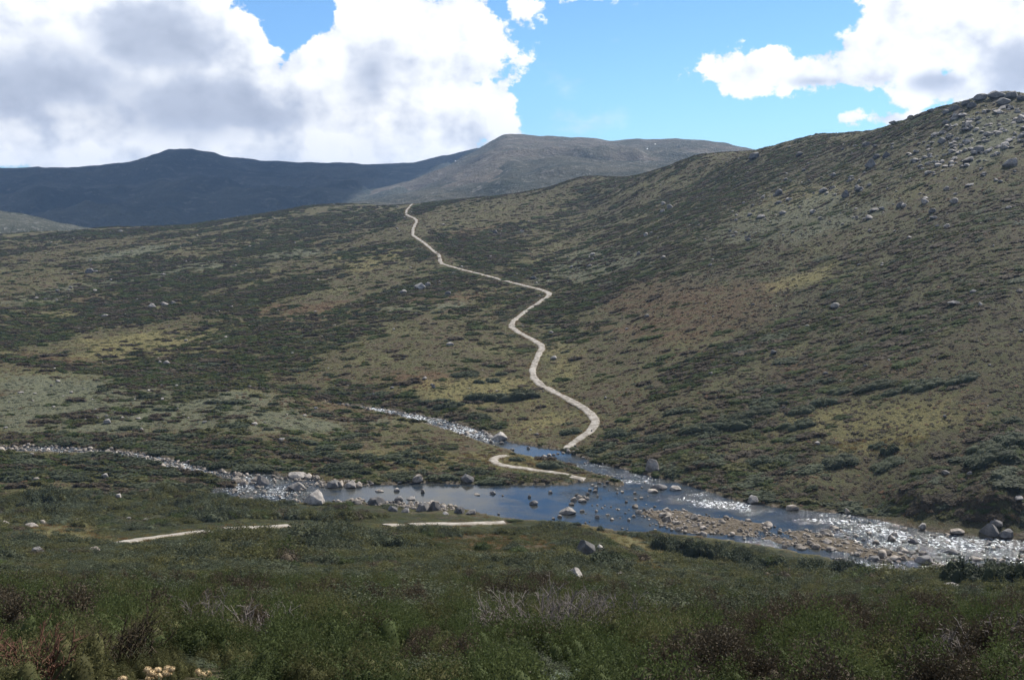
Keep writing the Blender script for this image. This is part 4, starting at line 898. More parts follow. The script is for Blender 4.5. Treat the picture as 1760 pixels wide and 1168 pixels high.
def tuft(name, seed, mat, blades=60, h=0.4, rad=0.13):
    r_ = np.random.default_rng(seed); th = r_.uniform(0, 6.283, blades); rr = rad*np.sqrt(r_.uniform(0, 1, blades))
    base = np.stack([rr*np.cos(th), rr*np.sin(th), 0*rr], -1); d = unit(np.stack([1.0*rr/rad*np.cos(th), 1.0*rr/rad*np.sin(th), np.ones(blades)], -1)+r_.normal(size=(blades, 3))*0.2)
    L = h*r_.uniform(0.5, 1, (blades, 1)); side = unit(np.cross(d, r_.normal(size=(blades, 3))))*0.007
    return quads_mesh(name, base+d*L/2, d*L/2, side, [mat])
DOME = [dome_shrub('scrub', 500+i, M_SCRUB) for i in range(6)]
DOME_O = [dome_shrub('olive_scrub', 520+i, M_OLIVE) for i in range(4)]
DOME_B = [dome_shrub('brown_scrub', 540+i, M_BROWN) for i in range(3)]
DOME_G = [dome_shrub('green_scrub', 560+i, M_GREEN) for i in range(3)]
SHRUB_SRC = DOME + DOME_O + DOME_B + DOME_G
rs = np.random.default_rng(23)
RK = np.array(ROCKS)
def clear_of(x, y, pad=1.0, pathpad=1.9):
    ok = path_dist(x, y) > pathpad
    for i in range(0, len(RK), 60):
        c = RK[i:i+60]; d = np.hypot(x[:, None]-c[None, :, 0], y[:, None]-c[None, :, 1])
        ok &= (d > c[None, :, 2]*1.15+pad).all(1)
    return ok
def river_sd(x, y):
    d = dseg(x, y, RIVER, True); return np.where(inpoly(x, y, RIVER), d, -d)
def visible(x, y, z):
    px, py = project(x, y, z); ok = (px > -5) & (px < 1765) & (py > 0) & (py < 1175)
    rr = np.hypot(x, y); a = np.arctan2(x, y); t = (z-CAMZ)/rr
    i = np.clip(np.searchsorted(AZ, a), 0, len(AZ)-1)
    CM = np.maximum.accumulate(GT[:, 60:], axis=1); RR2 = RR[60:]
    j = np.clip(np.searchsorted(RR2, rr*0.97)-1, 0, len(RR2)-1)
    return ok & (t >= CM[i, j]-1e-4), px, py

# far slopes: scattered in distance bands so that the count stays even over the picture
def polar_points(n, r0, r1, power=1.0, half=33):
    a = R(half)*rs.uniform(-1, 1, n); u = rs.uniform(0, 1, n)
    r = np.exp(np.log(r0)+(np.log(r1)-np.log(r0))*u) if power == 0 else (r0**power+(r1**power-r0**power)*u)**(1/power)
    return r*np.sin(a), r*np.cos(a), r
x, y, r = polar_points(150000, 205, 1050, 0.75)
bn = bands(x, y); dk = dark(x, y); zg, zr, zs = zone('grey', x, y), zone('rust', x, y), zone('straw', x, y)
prob = np.clip(0.06+0.94*sstep(bn, -0.12, 0.20), 0, 1)*(1-0.85*np.maximum.reduce([zg*0.95, zs, zr*0.85]))
SLOPE_ = px_poly([(1230, 420), (1290, 330), (1400, 270), (1560, 225), (1640, 215), (1760, 270), (1760, 350), (1640, 400), (1480, 430), (1330, 425)])
prob = prob*(1-0.42*sstep(x, 20, 90)*(1-sstep(r, 520, 620)))*np.where(inpoly(x, y, SLOPE_), 0.45, 1)*np.where(inpoly(x, y, OUT), 0.12, 1)
prob = np.maximum(prob, dk*0.95); sd = river_sd(x, y)
prob = np.where((sd > -200) & (sd < 0) & (y < 260) & (x < 20) & (dk < 0.3), prob*0.45, prob)
ok = (rs.uniform(size=len(x)) < prob) & (sd < -0.6) & clear_of(x, y, 0.3, 2.5)
x, y, r, bn, dk = x[ok], y[ok], r[ok], bn[ok], dk[ok]
n = len(x)
w = np.clip(rs.lognormal(0.58, 0.55, n), 0.6, 7.5)*(0.85+r/1400)*(1+0.25*sstep(bn, 0.1, 0.6))
h = np.clip(w*rs.uniform(0.13, 0.26, n), 0.25, 0.95)*(1-0.3*sstep(x, 20, 90)); w = w*1.2; dpt = w*rs.uniform(0.42, 0.70, n)
kind = np.where(rs.uniform(size=n) < 0.72, rs.integers(0, 6, n), np.where(rs.uniform(size=n) < 0.6, rs.integers(6, 10, n), rs.integers(10, 13, n)))
h = np.where(path_dist(x, y) < 6, np.minimum(h, 0.45), h)
z = ground(x, y)
far = dict(x=x, y=y, z=z, w=w, h=h, d=dpt, k=kind, r=r)


# shrubs one can pick out by eye
SHRUBS = [
 (833, 690, 60, 17, 'long dark cushion of scrub above the upper creek, left of a pair'), (886, 688, 80, 19, 'widest dark cushion of scrub above the upper creek'), (981, 746, 36, 11, 'dark oval shrub tucked inside the lowest bend of the track'),
 (1060, 752, 37, 13, 'dark oval shrub right of the lowest bend of the track'), (948, 806, 46, 17, 'rounded dark shrub on the spit beside the river'), (890, 793, 27, 10, 'small shrub in the loop of the spit track'),
 (864, 645, 22, 7, 'small lens of scrub on the grass left of the track'), (825, 659, 19, 8, 'left one of two small shrubs on the grass above the creek'), (847, 657, 23, 8, 'right one of two small shrubs on the grass above the creek'),
 (1259, 738, 72, 18, 'long low mat of scrub on the right slope above the river'), (1293, 718, 82, 14, 'mat of scrub behind the long low one on the right slope'), (1314, 706, 46, 11, 'short mat of scrub above two longer mats'), (1319, 690, 28, 8, 'small shrub above the stack of mats on the right slope'),
 (1335, 674, 36, 10, 'topmost shrub of the stack of mats on the right slope'), (1379, 711, 41, 12, 'shrub right of the stack of mats'), (1420, 697, 46, 13, 'lens shaped shrub in the middle of the right slope'), (1372, 737, 52, 12, 'flat shrub below the lens shaped one'),
 (1348, 696, 20, 9, 'small round shrub beside the stack of mats'), (1424, 658, 26, 7, 'small dark shrub above the lens shaped one'), (1444, 677, 32, 9, 'shrub behind the lens shaped one'), (1502, 669, 62, 10, 'long dark strip of scrub on the right slope'),
 (1533, 679, 32, 9, 'shrub below the right end of the long dark strip'), (1591, 668, 62, 11, 'second long strip of scrub further right'), (1656, 657, 52, 12, 'thick shrub high on the right slope'), (1530, 780, 27, 15, 'round shrub on the open right slope'),
 (1509, 770, 26, 7, 'low shrub touching the round one'), (1526, 805, 52, 10, 'low mat below the round shrub'), (1444, 802, 56, 17, 'grey green mound with a stone on the open right slope'), (1701, 796, 76, 17, 'wide mound of scrub near the right edge'),
 (1694, 777, 46, 10, 'mound behind the wide one near the right edge'), (1739, 764, 52, 13, 'mound at the right edge above the wide one'), (1739, 726, 29, 8, 'small mound at the right edge'), (1547, 793, 18, 6, 'small mat right of the low mat'), (1739, 838, 56, 10, 'low mat at the right edge above the river'),
 (1200, 745, 60, 16, 'dark thicket above the far bank'), (1130, 760, 44, 12, 'dark shrub on the far bank behind the tall boulder'), (1305, 800, 46, 14, 'rough shrub at the foot of the right slope'),
]
def shrub(meshes, x, y, w, h, d, label, group=None, z=None):
    o = bpy.data.objects.new('alpine_shrub', meshes[random.randrange(len(meshes))]); COL.objects.link(o)
    o.location = (x, y, (float(ground(x, y)) if z is None else z)-0.05); o.scale = (w*1.2, d*1.2, h*1.05); rz = random.uniform(-0.25, 0.25)
    t0, t1 = slope_tilt(np.array(x), np.array(y), rz); o.rotation_euler = (float(t0), float(t1), rz)
    tag(o, label, 'shrub', group); return o
BIGDOME = [dome_shrub('large_scrub', 600+i, M_SCRUB, 1500, 0.034, 16) for i in range(4)]
for px, py, w, h, lab in SHRUBS:
    xx, yy = hit(px, py); rr = math.hypot(xx, yy); s = rr/F; dd = min(w*s*0.6, 4.0); k = 1+dd*0.4/rr
    shrub(BIGDOME, xx*k, yy*k, w*s, max(h*s*0.85, 0.5), dd, lab)
vis, px, py = visible(far['x'], far['y'], far['z']+far['h']*0.8)
area = np.where(vis, far['w']*far['h']/far['r']**2, 0)
order = np.argsort(-area)[:300-len(SHRUBS)]
pathx = np.array([q[0] for q in PATH_HILL]); pathy = np.array([q[1] for q in PATH_HILL])
for i in order:
    tx = np.interp(py[i], pathy, pathx)
    if py[i] > 740 and px[i] < 640: lab, grp = 'low dark shrub in the scrub fringe along the left creek', 'fringe of the left creek'
    elif py[i] > 600 and px[i] < 640: lab, grp = 'low dark shrub along the upper creek beyond the pale green flat', 'scrub along the upper creek'
    elif 770 < py[i] and 640 <= px[i] < 1000: lab, grp = 'low dark shrub on the spit between the creeks', 'scrub on the spit'
    elif px[i] < tx: lab, grp = 'low dark shrub in the drifts left of the zigzag track', 'scrub left of the zigzag track'
    elif px[i] < 1300: lab, grp = 'low dark shrub on the slope right of the zigzag track', 'scrub right of the zigzag track'
    elif py[i] > 820: lab, grp = 'dark shrub in the fringe on the far bank of the right rapids', 'fringe of the right rapids'
    else: lab, grp = 'low dark shrub spotted over the steep right slope', 'scrub on the steep right slope'
    if grp == 'fringe of the left creek': lab += ' near the left edge' if px[i] < 200 else ' below the pale flat' if px[i] < 420 else ' by the pool'
    elif grp in ('scrub left of the zigzag track', 'scrub right of the zigzag track'): lab += ', upper part' if py[i] < 560 else ', lower part'
    elif grp == 'scrub on the steep right slope': lab += ', high up' if py[i] < 560 else ', mid height' if py[i] < 700 else ', low down'
    if far['w'][i] > 5.0: lab = lab.replace('low dark', 'wide low dark')
    shrub([SHRUB_SRC[far['k'][i]]], far['x'][i], far['y'][i], far['w'][i]/1.2, far['h'][i], far['d'][i]/1.2, lab, grp)
keep = np.ones(len(far['x']), bool); keep[order] = False
f_ = {k: v[keep] for k, v in far.items()}; n = keep.sum()
scatter('scrub', f_['x'], f_['y'], f_['z']-0.08, rs.uniform(-0.35, 0.35, n), np.stack([f_['w'], f_['d'], f_['h']], -1), f_['k'], SHRUB_SRC, 'dark alpine scrub scattered over the far slopes')
# stones too small to count on the far slopes
x, y, r = polar_points(5200, 240, 1050, 0.6)
pr_ = 0.10+0.5*zone('grey', x, y)+0.5*sstep(bands(x, y), 0.1, 0.5)*0.5+0.6*sstep(x, 90, 260)*sstep(r, 330, 480)
ok = (rs.uniform(size=len(x)) < pr_) & (river_sd(x, y) < -2) & (path_dist(x, y) > 2.0)
x, y, r = x[ok], y[ok], r[ok]; n = len(x); w = np.clip(rs.lognormal(-0.25, 0.45, n), 0.3, 2.6)*(0.7+r/1000)
scatter('rubble', x, y, ground(x, y)-0.05, rs.uniform(0, 6.28, n), np.stack([w, w*rs.uniform(0.6, 1, n), w*rs.uniform(0.3, 0.6, n)], -1), rs.integers(0, 6, n), SMALLR, 'loose grey stones strewn over the far slopes')

# low tussocks between the scrub give the far slopes their grain
x, y, r = polar_points(150000, 205, 900, 0.55); sd = river_sd(x, y)
ok = (sd < -0.5) & (path_dist(x, y) > 1.6) & (rs.uniform(size=len(x)) < 0.9)
x, y, r = x[ok], y[ok], r[ok]; n = len(x)
zg, zr, zs = zone('grey', x, y), zone('rust', x, y), zone('straw', x, y); cl = bands(x*1.3+40, y*1.3)
w = np.clip(rs.lognormal(-0.2, 0.35, n), 0.35, 2.0)*(0.75+r/700); h = w*rs.uniform(0.10, 0.24, n)
TUSS = [dome_shrub('tussock', 650+i, m_, 90, 0.12, 4) for i, m_ in enumerate((M_TUSS_O, M_TUSS_O, M_TUSS_B, M_TUSS_B, M_TUSS_S, M_TUSS_S, M_TUSS_G, M_TUSS_R, M_TUSS_D, M_TUSS_D))]
q = rs.uniform(size=n)-0.28*sstep(x, 30, 90)*(1-sstep(r, 330, 430)); q = np.where(q < 0, -q+0.5, q)
kind = np.where(q < 0.44+0.85*cl, rs.integers(0, 2, n), np.where(q < 0.84+0.3*cl, np.where(rs.uniform(size=n) < 0.25-0.5*cl, 7, rs.integers(2, 4, n)), rs.integers(4, 6, n)))
q = rs.uniform(size=n); kind = np.where(q < zs*0.7, rs.integers(4, 6, n), kind); kind = np.where(q < zg*1.0, 6, kind); kind = np.where(q < zr*0.75, 7, kind)
mk = sstep(x, 5, 80)*(1-0.7*sstep(r, 400, 520))*(1-0.6*zs)*np.clip(0.9+0.8*fbm(x, y, 45, 3, 411), 0.2, 1.1); q = rs.uniform(size=n); kind = np.where(q < 0.66*mk, rs.integers(8, 10, n), np.where(q < 0.84*mk, rs.integers(2, 4, n), np.where(q < 0.94*mk, 7, kind)))  # extra dark tussocks on the right slope also stand in for cloud shade
scatter('tussock_grass', x, y, ground(x, y)-0.04, rs.uniform(0, 6.28, n), np.stack([w, w*rs.uniform(0.6, 1, n), h], -1), kind, TUSS, 'low olive brown and grey tussocks between the scrub of the far slopes')

# near slope, 38 m to the river: heath cushions
def heath_open(x, y, sd):
    """how bare of heath the near slope is"""
    return np.maximum(zone('straw', x, y, 2.5), 1.3*zone('rust', x, y, 3.0))
# the long thickets on the near river bank
THICK = []
THICKET = [dome_shrub('thicket_bush', 620+i, M_THICK, 1500, 0.036, 14) for i in range(3)]
def thicket(pix, n, wpx, label, hmax):
    L = world_line(pix, 6); r_ = np.random.default_rng(len(pix)*7+n)
    t = r_.uniform(0, len(L)-1, n); i = t.astype(int); base = L[i]; base = base+r_.normal(size=(n, 2))*np.array([1.0, 1.3])*wpx
    root = bpy.data.objects.new('bank_thicket', None); COL.objects.link(root); c = L[len(L)//2]; root.location = (c[0], c[1], float(ground(*c)))
    tag(root, label, 'thicket')
    for (bx, by) in base:
        THICK.append((bx, by, 1.6))
        o = bpy.data.objects.new('bush', THICKET[r_.integers(0, 3)]); COL.objects.link(o); o.parent = root
        w = r_.uniform(1.8, 3.4); o.scale = (w*1.4, w*1.1, hmax*r_.uniform(0.7, 1.05)); o.rotation_euler = (0, 0, r_.uniform(0, 6.28))
        o.location = (bx-c[0], by-c[1], float(ground(bx, by))-0.1-root.location.z)
    return root
thicket([(1130, 945), (1220, 962), (1300, 975), (1390, 988), (1480, 993)], 46, 0.7, 'long dark thicket on the near bank beside the gravel bar', 3.0)
thicket([(1500, 996), (1570, 998), (1640, 1000)], 14, 0.9, 'short dark thicket on the near bank below the lower end of the gravel bar', 2.2)
thicket([(1660, 1004), (1720, 1006), (1790, 1010)], 14, 1.0, 'dark thicket at the right edge on the near river bank', 2.8)
thicket([(1035, 975), (1090, 975)], 6, 0.4, 'round dark bush right of the big angular boulder', 1.9)
MIDD = ([dome_shrub('heath_scrub', 900+i, M_SCRUB, 1700, 0.040, 8, True) for i in range(6)] + [dome_shrub('heath_olive', 910+i, M_OLIVE, 1700, 0.040, 8, True) for i in range(4)]
        + [dome_shrub('heath_brown', 920+i, M_BROWN, 1700, 0.040, 8, True) for i in range(3)] + [dome_shrub('heath_green', 930+i, M_GREEN, 1700, 0.040, 8, True) for i in range(3)])
NR = np.vstack([RK, np.array(THICK)]); NR = NR[np.hypot(NR[:, 0], NR[:, 1]) < 200]; NRr, NRa = np.hypot(NR[:, 0], NR[:, 1]), np.arctan2(NR[:, 0], NR[:, 1])
def before_rock(x, y):
    """1 where a plant would stand between the camera path and a rock of the near slope (low turf there, as in the photo)"""
    r, a = np.hypot(x, y), np.arctan2(x, y); m = np.zeros(len(x), bool)
    for r0, a0, hw in zip(NRr, NRa, NR[:, 2]):
        m |= (np.abs(a-a0)*r0 < hw*1.1) & (r < r0) & (r > r0-3-r0*0.055)
    return m
x, y, r = polar_points(70000, 30, 212, 1.2)
sd = river_sd(x, y); op = np.clip(1.6*heath_open(x, y, sd), 0, 1); nb = fbm(x, y, 9, 3, 301)
ok = (rs.uniform(size=len(x)) < (1-0.985*op)*np.clip(0.85+0.7*nb, 0.12, 1)) & (sd < -1.2) & ((r < 190) | (x < -20)) & clear_of(x, y, 0.2, 2.0) & (y < 228)
under = (y > 185) & (x > -20); ok &= ~under
x, y, r, nb, sd, op = x[ok], y[ok], r[ok], nb[ok], sd[ok], op[ok]; n = len(x)
dist = path_dist(x, y); low = before_rock(x, y)
hb = fbm(x, y, 13, 3, 311); big = sstep(fbm(x, y, 24, 2, 315), 0.05, 0.45)
w = np.clip(rs.lognormal(-0.02, 0.36, n), 0.45, 2.4)*(0.72+0.55*sstep(r, 40, 150))*(1+0.5*big)
h = w*rs.uniform(0.34, 0.62, n)*(0.62+0.75*sstep(hb, -0.25, 0.45)); h = np.where((dist < 9), np.minimum(h, 0.12+0.025*dist), h); h = np.where(low, np.minimum(h, 0.16), h)
cl = fbm(x, y, 14, 3, 321); q = rs.uniform(size=n)*0.7+0.15+0.85*cl
kind = np.where(q < 0.34, rs.integers(13, 16, n), np.where(q < 0.74, rs.integers(6, 10, n), np.where(q < 0.90, rs.integers(0, 6, n), rs.integers(10, 13, n))))
scatter('heath', x, y, ground(x, y)-0.06, rs.uniform(0, 6.28, n), np.stack([w*1.25, w*rs.uniform(0.8, 1.2, n), h], -1), kind, MIDD, 'dense low green and olive heath covering the near slope')
# dry grass in the openings
x, y, r = polar_points(26000, 30, 235, 1.3); sd = river_sd(x, y); op = np.maximum(zone('straw', x, y, 2.5), 1.4*zone('rust', x, y, 3.0))
pd = path_dist(x, y); op = np.maximum(op, 0.6*((pd < 3.2) & (pd > 1.2))); op = np.maximum(op, 0.25*(sd > -4))
ok = (rs.uniform(size=len(x)) < op) & (sd < -0.5) & (pd > 1.25)
x, y, r = x[ok], y[ok], r[ok]; n = len(x); s = rs.uniform(0.7, 1.5, n)*(0.8+r/200)
M_RUST = mat_leaf('rusty_turf', C(0.13, 0.070, 0.028), C(0.19, 0.105, 0.042), 0.25)
TUFT = [tuft('dry_tuft', 700+i, M_STRAW) for i in range(3)] + [tuft('rusty_tuft', 710+i, M_RUST, 70, 0.35, 0.2) for i in range(2)] + [tuft('green_tuft', 720+i, M_OLIVE) for i in range(2)]
zr = zone('rust', x, y, 3.0); q = rs.uniform(size=n)
kind = np.where(q < 1.1*zr, rs.integers(3, 5, n), np.where(q > 0.72, rs.integers(5, 7, n), rs.integers(0, 3, n)))
ex, ey = [], []
for L in (LINES['path_hill'], LINES['path_isle']):
    t_ = np.gradient(L, axis=0); t_ /= np.hypot(*t_.T)[:, None]+1e-9
    for _ in range(3):
        o_ = rs.choice([-1, 1], len(L))*rs.uniform(0.85, 1.9, len(L)); ex.append(L[:, 0]-t_[:, 1]*o_); ey.append(L[:, 1]+t_[:, 0]*o_)
ex, ey = np.concatenate(ex), np.concatenate(ey); k_ = rs.uniform(size=len(ex)) < 0.38; ex, ey = ex[k_], ey[k_]
x = np.concatenate([x, ex]); y = np.concatenate([y, ey]); s = np.concatenate([s, rs.uniform(1.2, 2.4, len(ex))]); kind = np.concatenate([kind, np.where(rs.uniform(size=len(ex)) < 0.4, 0, 5)]); n = len(x)
scatter('grass', x, y, ground(x, y)-0.03, rs.uniform(0, 6.28, n), np.stack([s, s, s*rs.uniform(0.5, 0.9, n)], -1), kind, TUFT, 'tufts of dry and rusty grass in the openings and by the track')

# foreground: leafy shoots
NEAR = ([heath_clump('green_heath', 800+i, M_GREEN, frac2=0.0) for i in range(4)] + [heath_clump('olive_heath', 820+i, M_OLIVE, 66, 24, 0.46, 0.36, 0.012, 0.0048) for i in range(4)]
        + [heath_clump('scrub_heath', 840+i, M_SCRUB, 64, 24, 0.5, 0.38, 0.011, 0.0048) for i in range(3)] + [heath_clump('brown_heath', 860+i, M_BROWN, 80, 12, 0.42, 0.33, 0.012, 0.003, 0.6, M_TWIG, 0.3) for i in range(3)]
        + [heath_clump('sage_heath', 880+i, M_SAGE, 46, 18, 0.42, 0.3, 0.020, 0.006) for i in range(2)] + [heath_clump('red_heath', 890+i, M_REDTWIG, 70, 6, 0.5, 0.30, 0.022, 0.004, 0.5) for i in range(2)])
BUSH = ([dome_shrub('green_bush', 950+i, M_GREEN, 6500, 0.021, 9, True) for i in range(3)] + [dome_shrub('olive_bush', 960+i, M_OLIVE, 6500, 0.020, 9, True) for i in range(3)]
        + [dome_shrub('scrub_bush', 970+i, M_SCRUB, 6500, 0.020, 9, True) for i in range(2)] + [dome_shrub('brown_bush', 980+i, M_BROWN, 8000, 0.024, 7, True) for i in range(2)])
NN = len(NEAR)
def spot(px, py, rad):
    c = hit(px, py); return np.hypot(x-c[0], y-c[1]) < rad
packs = []
# bushes
def front_gap(x, y):
    a = np.arctan2(x, y); r = np.hypot(x, y); return (a > azt(170, 1168)[0]) & (a < azt(400, 1168)[0]) & (r < 8.9)
x, y, r = polar_points(6400, 5.6, 46, 1.15, 36); op = zone('straw', x, y, 2.0); a2 = rs.uniform(R(35), R(110), 11000)*rs.choice([-1, 1], 11000); r2 = (2.6**1.4+(24**1.4-2.6**1.4)*rs.uniform(0, 1, 11000))**(1/1.4)
a2 = np.concatenate([a2, rs.uniform(R(-110), R(110), 330)]); r2 = np.concatenate([r2, np.sqrt(rs.uniform(1.5**2, 5.8**2, 330))])
x = np.concatenate([x, r2*np.sin(a2)]); y = np.concatenate([y, r2*np.cos(a2)]); r = np.hypot(x, y); op = zone('straw', x, y, 2.0); nb = fbm(x, y, 4.0, 3, 331)
ok = (rs.uniform(size=len(x)) < np.clip(0.8+0.8*nb, 0.1, 1)*(1-0.9*op)) & clear_of(x, y, 0.15) & ~front_gap(x, y); x, y, r, nb = x[ok], y[ok], r[ok], nb[ok]; n = len(x)
cl = fbm(x, y, 5.0, 3, 341); c2 = fbm(x, y, 3.0, 2, 351); q = rs.uniform(size=n)*0.6+cl*0.9+0.2
kind = NN+np.where(q < 0.20, rs.integers(0, 3, n), np.where(q < 0.68, rs.integers(3, 6, n), rs.integers(6, 8, n))); kind = np.where((c2 > 0.42) & (rs.uniform(size=n) < 0.7), NN+rs.integers(8, 10, n), kind)
kind = np.where((r < 11) & (rs.uniform(size=n) < 0.2), NN+rs.integers(0, 3, n), kind)
w = np.clip(rs.lognormal(0.02, 0.40, n), 0.45, 2.3)*(0.42+0.66*sstep(r, 6, 28)); h = w*rs.uniform(0.26, 0.56, n)*(0.75+0.5*sstep(nb, -0.1, 0.5))*(0.66+0.34*sstep(r, 9, 22)); h = np.where(before_rock(x, y), np.minimum(h, 0.18), h); h = np.where(r < 5.9, np.minimum(h, 0.27), h); w = np.where(r < 5.9, np.minimum(w, 0.75), w)
packs.append((x, y, kind, np.stack([w*1.2, w*1.1, h], -1)))
# loose shoots between and through them
x, y, r = polar_points(8200, 3.0, 40, 1.1, 36); nb = fbm(x, y, 2.6, 3, 361); cl = fbm(x, y, 3.4, 3, 371); op = zone('straw', x, y, 2.0)
ok = (rs.uniform(size=len(x)) < np.clip(0.7+0.8*nb, 0.1, 1)*(1-0.85*op)) & clear_of(x, y, 0.1) & ~before_rock(x, y); x, y, r, nb, cl = x[ok], y[ok], r[ok], nb[ok], cl[ok]; n = len(x)
q = rs.uniform(size=n)*0.7+cl*0.9+0.15
kind = np.where(q < 0.34, rs.integers(0, 4, n), np.where(q < 0.66, rs.integers(4, 8, n), np.where(q < 0.88, rs.integers(8, 11, n), rs.integers(11, 14, n))))
kind = np.where(spot(60, 1165, 0.9) & (rs.uniform(size=n) < 0.7), rs.integers(16, 18, n), kind)
kind = np.where(spot(170, 1160, 0.8) | front_gap(x, y), rs.integers(14, 16, n), kind)
s = rs.uniform(0.45, 0.9, n)*(0.85+0.4*sstep(r, 8, 40))*np.where(front_gap(x, y), 0.55, 1)*(0.75+0.25*sstep(r, 7, 14)); packs.append((x, y, kind, np.stack([s, s, s*rs.uniform(0.75, 1.1, n)], -1)))
x, y, kind = (np.concatenate([p[i] for p in packs]) for i in range(3)); scl = np.vstack([p[3] for p in packs]); n = len(x)
scatter('foreground_heath', x, y, ground(x, y)-0.05, rs.uniform(0, 6.28, n), scl, kind, NEAR+BUSH, 'tangled green and brown heath bushes filling the foreground')

# bare grey shrubs in the foreground
def twiggy(name, px, py, w, h, seed, label, mat=None, shoots=26):
    cx0, cy0 = hit(px, py); r_ = np.random.default_rng(seed)
    root = bpy.data.objects.new(name, None); COL.objects.link(root); root.location = (cx0, cy0, float(ground(cx0, cy0))-0.02); tag(root, label, 'shrub', 'bare shrubs in the foreground')
    def tubes(nm, segs):
        V, Fc = [], []
        for p, q_, r0, r1 in segs:
            d = unit(q_-p); a = unit(np.cross(d, np.array([0.3, 0.5, 0.8]))); b2 = np.cross(d, a); k = len(V)
            for c, rad in ((p, r0), (q_, r1)):
                for t in (0, 2.094, 4.189): V.append(c+a*math.cos(t)*rad+b2*math.sin(t)*rad)
            Fc += [(k, k+1, k+4, k+3), (k+1, k+2, k+5, k+4), (k+2, k, k+3, k+5)]
        return put(nm, mesh_np(nm, np.array(V), np.array(Fc)), mat or M_TWIG, root)
    stems, twigs = [], []
    for _ in range(shoots):
        a = r_.uniform(0, 6.283); rd = math.sqrt(r_.uniform(0, 1)); p = np.array([math.cos(a)*rd*w*0.25, math.sin(a)*rd*w*0.2, 0.0])
        d = unit(np.array([math.cos(a)*rd*0.9*w/h*0.6, math.sin(a)*rd*0.7, 1.0])+r_.normal(size=3)*0.15); L = h*r_.uniform(0.6, 1.0)
        m_ = p+d*L*0.5; e = m_+unit(d+r_.normal(size=3)*0.2)*L*0.5
        stems += [(p, m_, 0.007, 0.005), (m_, e, 0.005, 0.003)]
        for k in range(9):
            t = r_.uniform(0.3, 1.0); s0 = p+d*L*t if t < 0.5 else m_+(e-m_)*(t-0.5)*2
            td = unit(d+r_.normal(size=3)*0.7+np.array([0, 0, 0.3])); s1 = s0+td*h*r_.uniform(0.12, 0.30)
            twigs.append((s0, s1, 0.0045, 0.0025))
            for kk in range(2):
                s2 = s0+(s1-s0)*r_.uniform(0.4, 0.9); twigs.append((s2, s2+unit(td+r_.normal(size=3)*0.8)*h*r_.uniform(0.05, 0.14), 0.003, 0.0015))
    st = tubes('stem', stems); tw = tubes('twigs', twigs); tw['kind'] = 'stuff'
    return root
twiggy('bare_shrub', 940, 1120, 1.7, 0.72, 31, 'wide bare grey shrub in the middle of the foreground', shoots=80)
twiggy('bare_shrub', 1045, 1110, 1.2, 0.66, 32, 'bare grey shrub right of the widest one in the foreground', shoots=60)
twiggy('bare_shrub', 1130, 1125, 0.7, 0.5, 33, 'small bare shrub among heath right of centre in the foreground', shoots=20)
twiggy('bare_shrub', 365, 1118, 1.2, 0.55, 34, 'bare shrub with pale stems in the left foreground', shoots=26)
twiggy('bare_shrub', 430, 1122, 0.7, 0.55, 35, 'few pale dead stems right of the bare left shrub', shoots=12)
twiggy('bare_shrub', 1290, 1112, 0.9, 0.62, 36, 'dark red brown bare shrub in the right foreground', M_BROWN, 34)
twiggy('bare_shrub', 1700, 1165, 0.9, 0.5, 37, 'bare grey shrub in the bottom right corner', shoots=34)
twiggy('bare_shrub', 50, 1182, 0.7, 0.40, 38, 'red brown bare shrub in the bottom left corner', M_REDTWIG, 30)
twiggy('bare_shrub', 190, 1145, 0.8, 0.45, 39, 'dusky brown bare shrub behind the seed heads', M_BROWN, 40)

# everlastings gone to seed
M_SEED = mat_leaf('seed_fluff', C(0.42, 0.31, 0.17), C(0.55, 0.42, 0.25), 0.1, 0.3)
M_STALK = mat_leaf('sage_stalk', C(0.10, 0.12, 0.07), C(0.13, 0.15, 0.09), 0.1)
def seed_head():
    r_ = np.random.default_rng(9); u = unit(r_.normal(size=(120, 3))); u[:, 2] = np.abs(u[:, 2])*0.9-0.15
    V1, F1 = ICO[2]
    return quads_mesh('seed_head', u*0.021*r_.uniform(0.8, 1.1, (120, 1)), unit(u+r_.normal(size=(120, 3))*0.3)*0.006, unit(np.cross(u, r_.normal(size=(120, 3))))*0.003, [M_SEED], None, (V1*np.array([0.02, 0.02, 0.015]), F1))
HEAD = seed_head()
def daisy(px, py, heads, label):
    xx, yy = hit(px, 1178); g0 = float(ground(xx, yy)); rr = math.hypot(xx, yy)
    root = bpy.data.objects.new('everlasting_daisy', None); COL.objects.link(root); root.location = (xx, yy, g0); tag(root, label, 'plant', 'everlastings gone to seed')
    for hx, hy in heads:
        a, t = azt(hx, hy); rd = rr*random.uniform(0.97, 1.03); p = np.array([rd*math.sin(a), rd*math.cos(a), CAMZ+t*rd])-np.array([xx, yy, g0])
        V, Fc = [], []
        for c, rad in ((np.array([p[0]*0.4, p[1]*0.4, 0.0]), 0.004), (p*np.array([0.8, 0.8, 0.6]), 0.003), (p, 0.0025)):
            for tt in (0, 2.094, 4.189): V.append(c+np.array([math.cos(tt)*rad, math.sin(tt)*rad, 0]))
        for k in (0, 3): Fc += [(k, k+1, k+4, k+3), (k+1, k+2, k+5, k+4), (k+2, k, k+3, k+5)]
        st = put('stalk', mesh_np('stalk', np.array(V), np.array(Fc)), M_STALK, root)
        hd = bpy.data.objects.new('seed_head', HEAD); COL.objects.link(hd); hd.parent = st; hd.location = p
        k = random.uniform(1.15, 1.5); hd.scale = (k, k, k); hd.rotation_euler = (random.uniform(-.4, .4), random.uniform(-.4, .4), random.uniform(0, 6))
    return root
daisy(275, 1168, [(254, 1151), (271, 1151), (260, 1157), (288, 1149), (285, 1157), (295, 1150), (257, 1166), (289, 1157), (273, 1161)], 'cluster of tan seed heads at the bottom left')
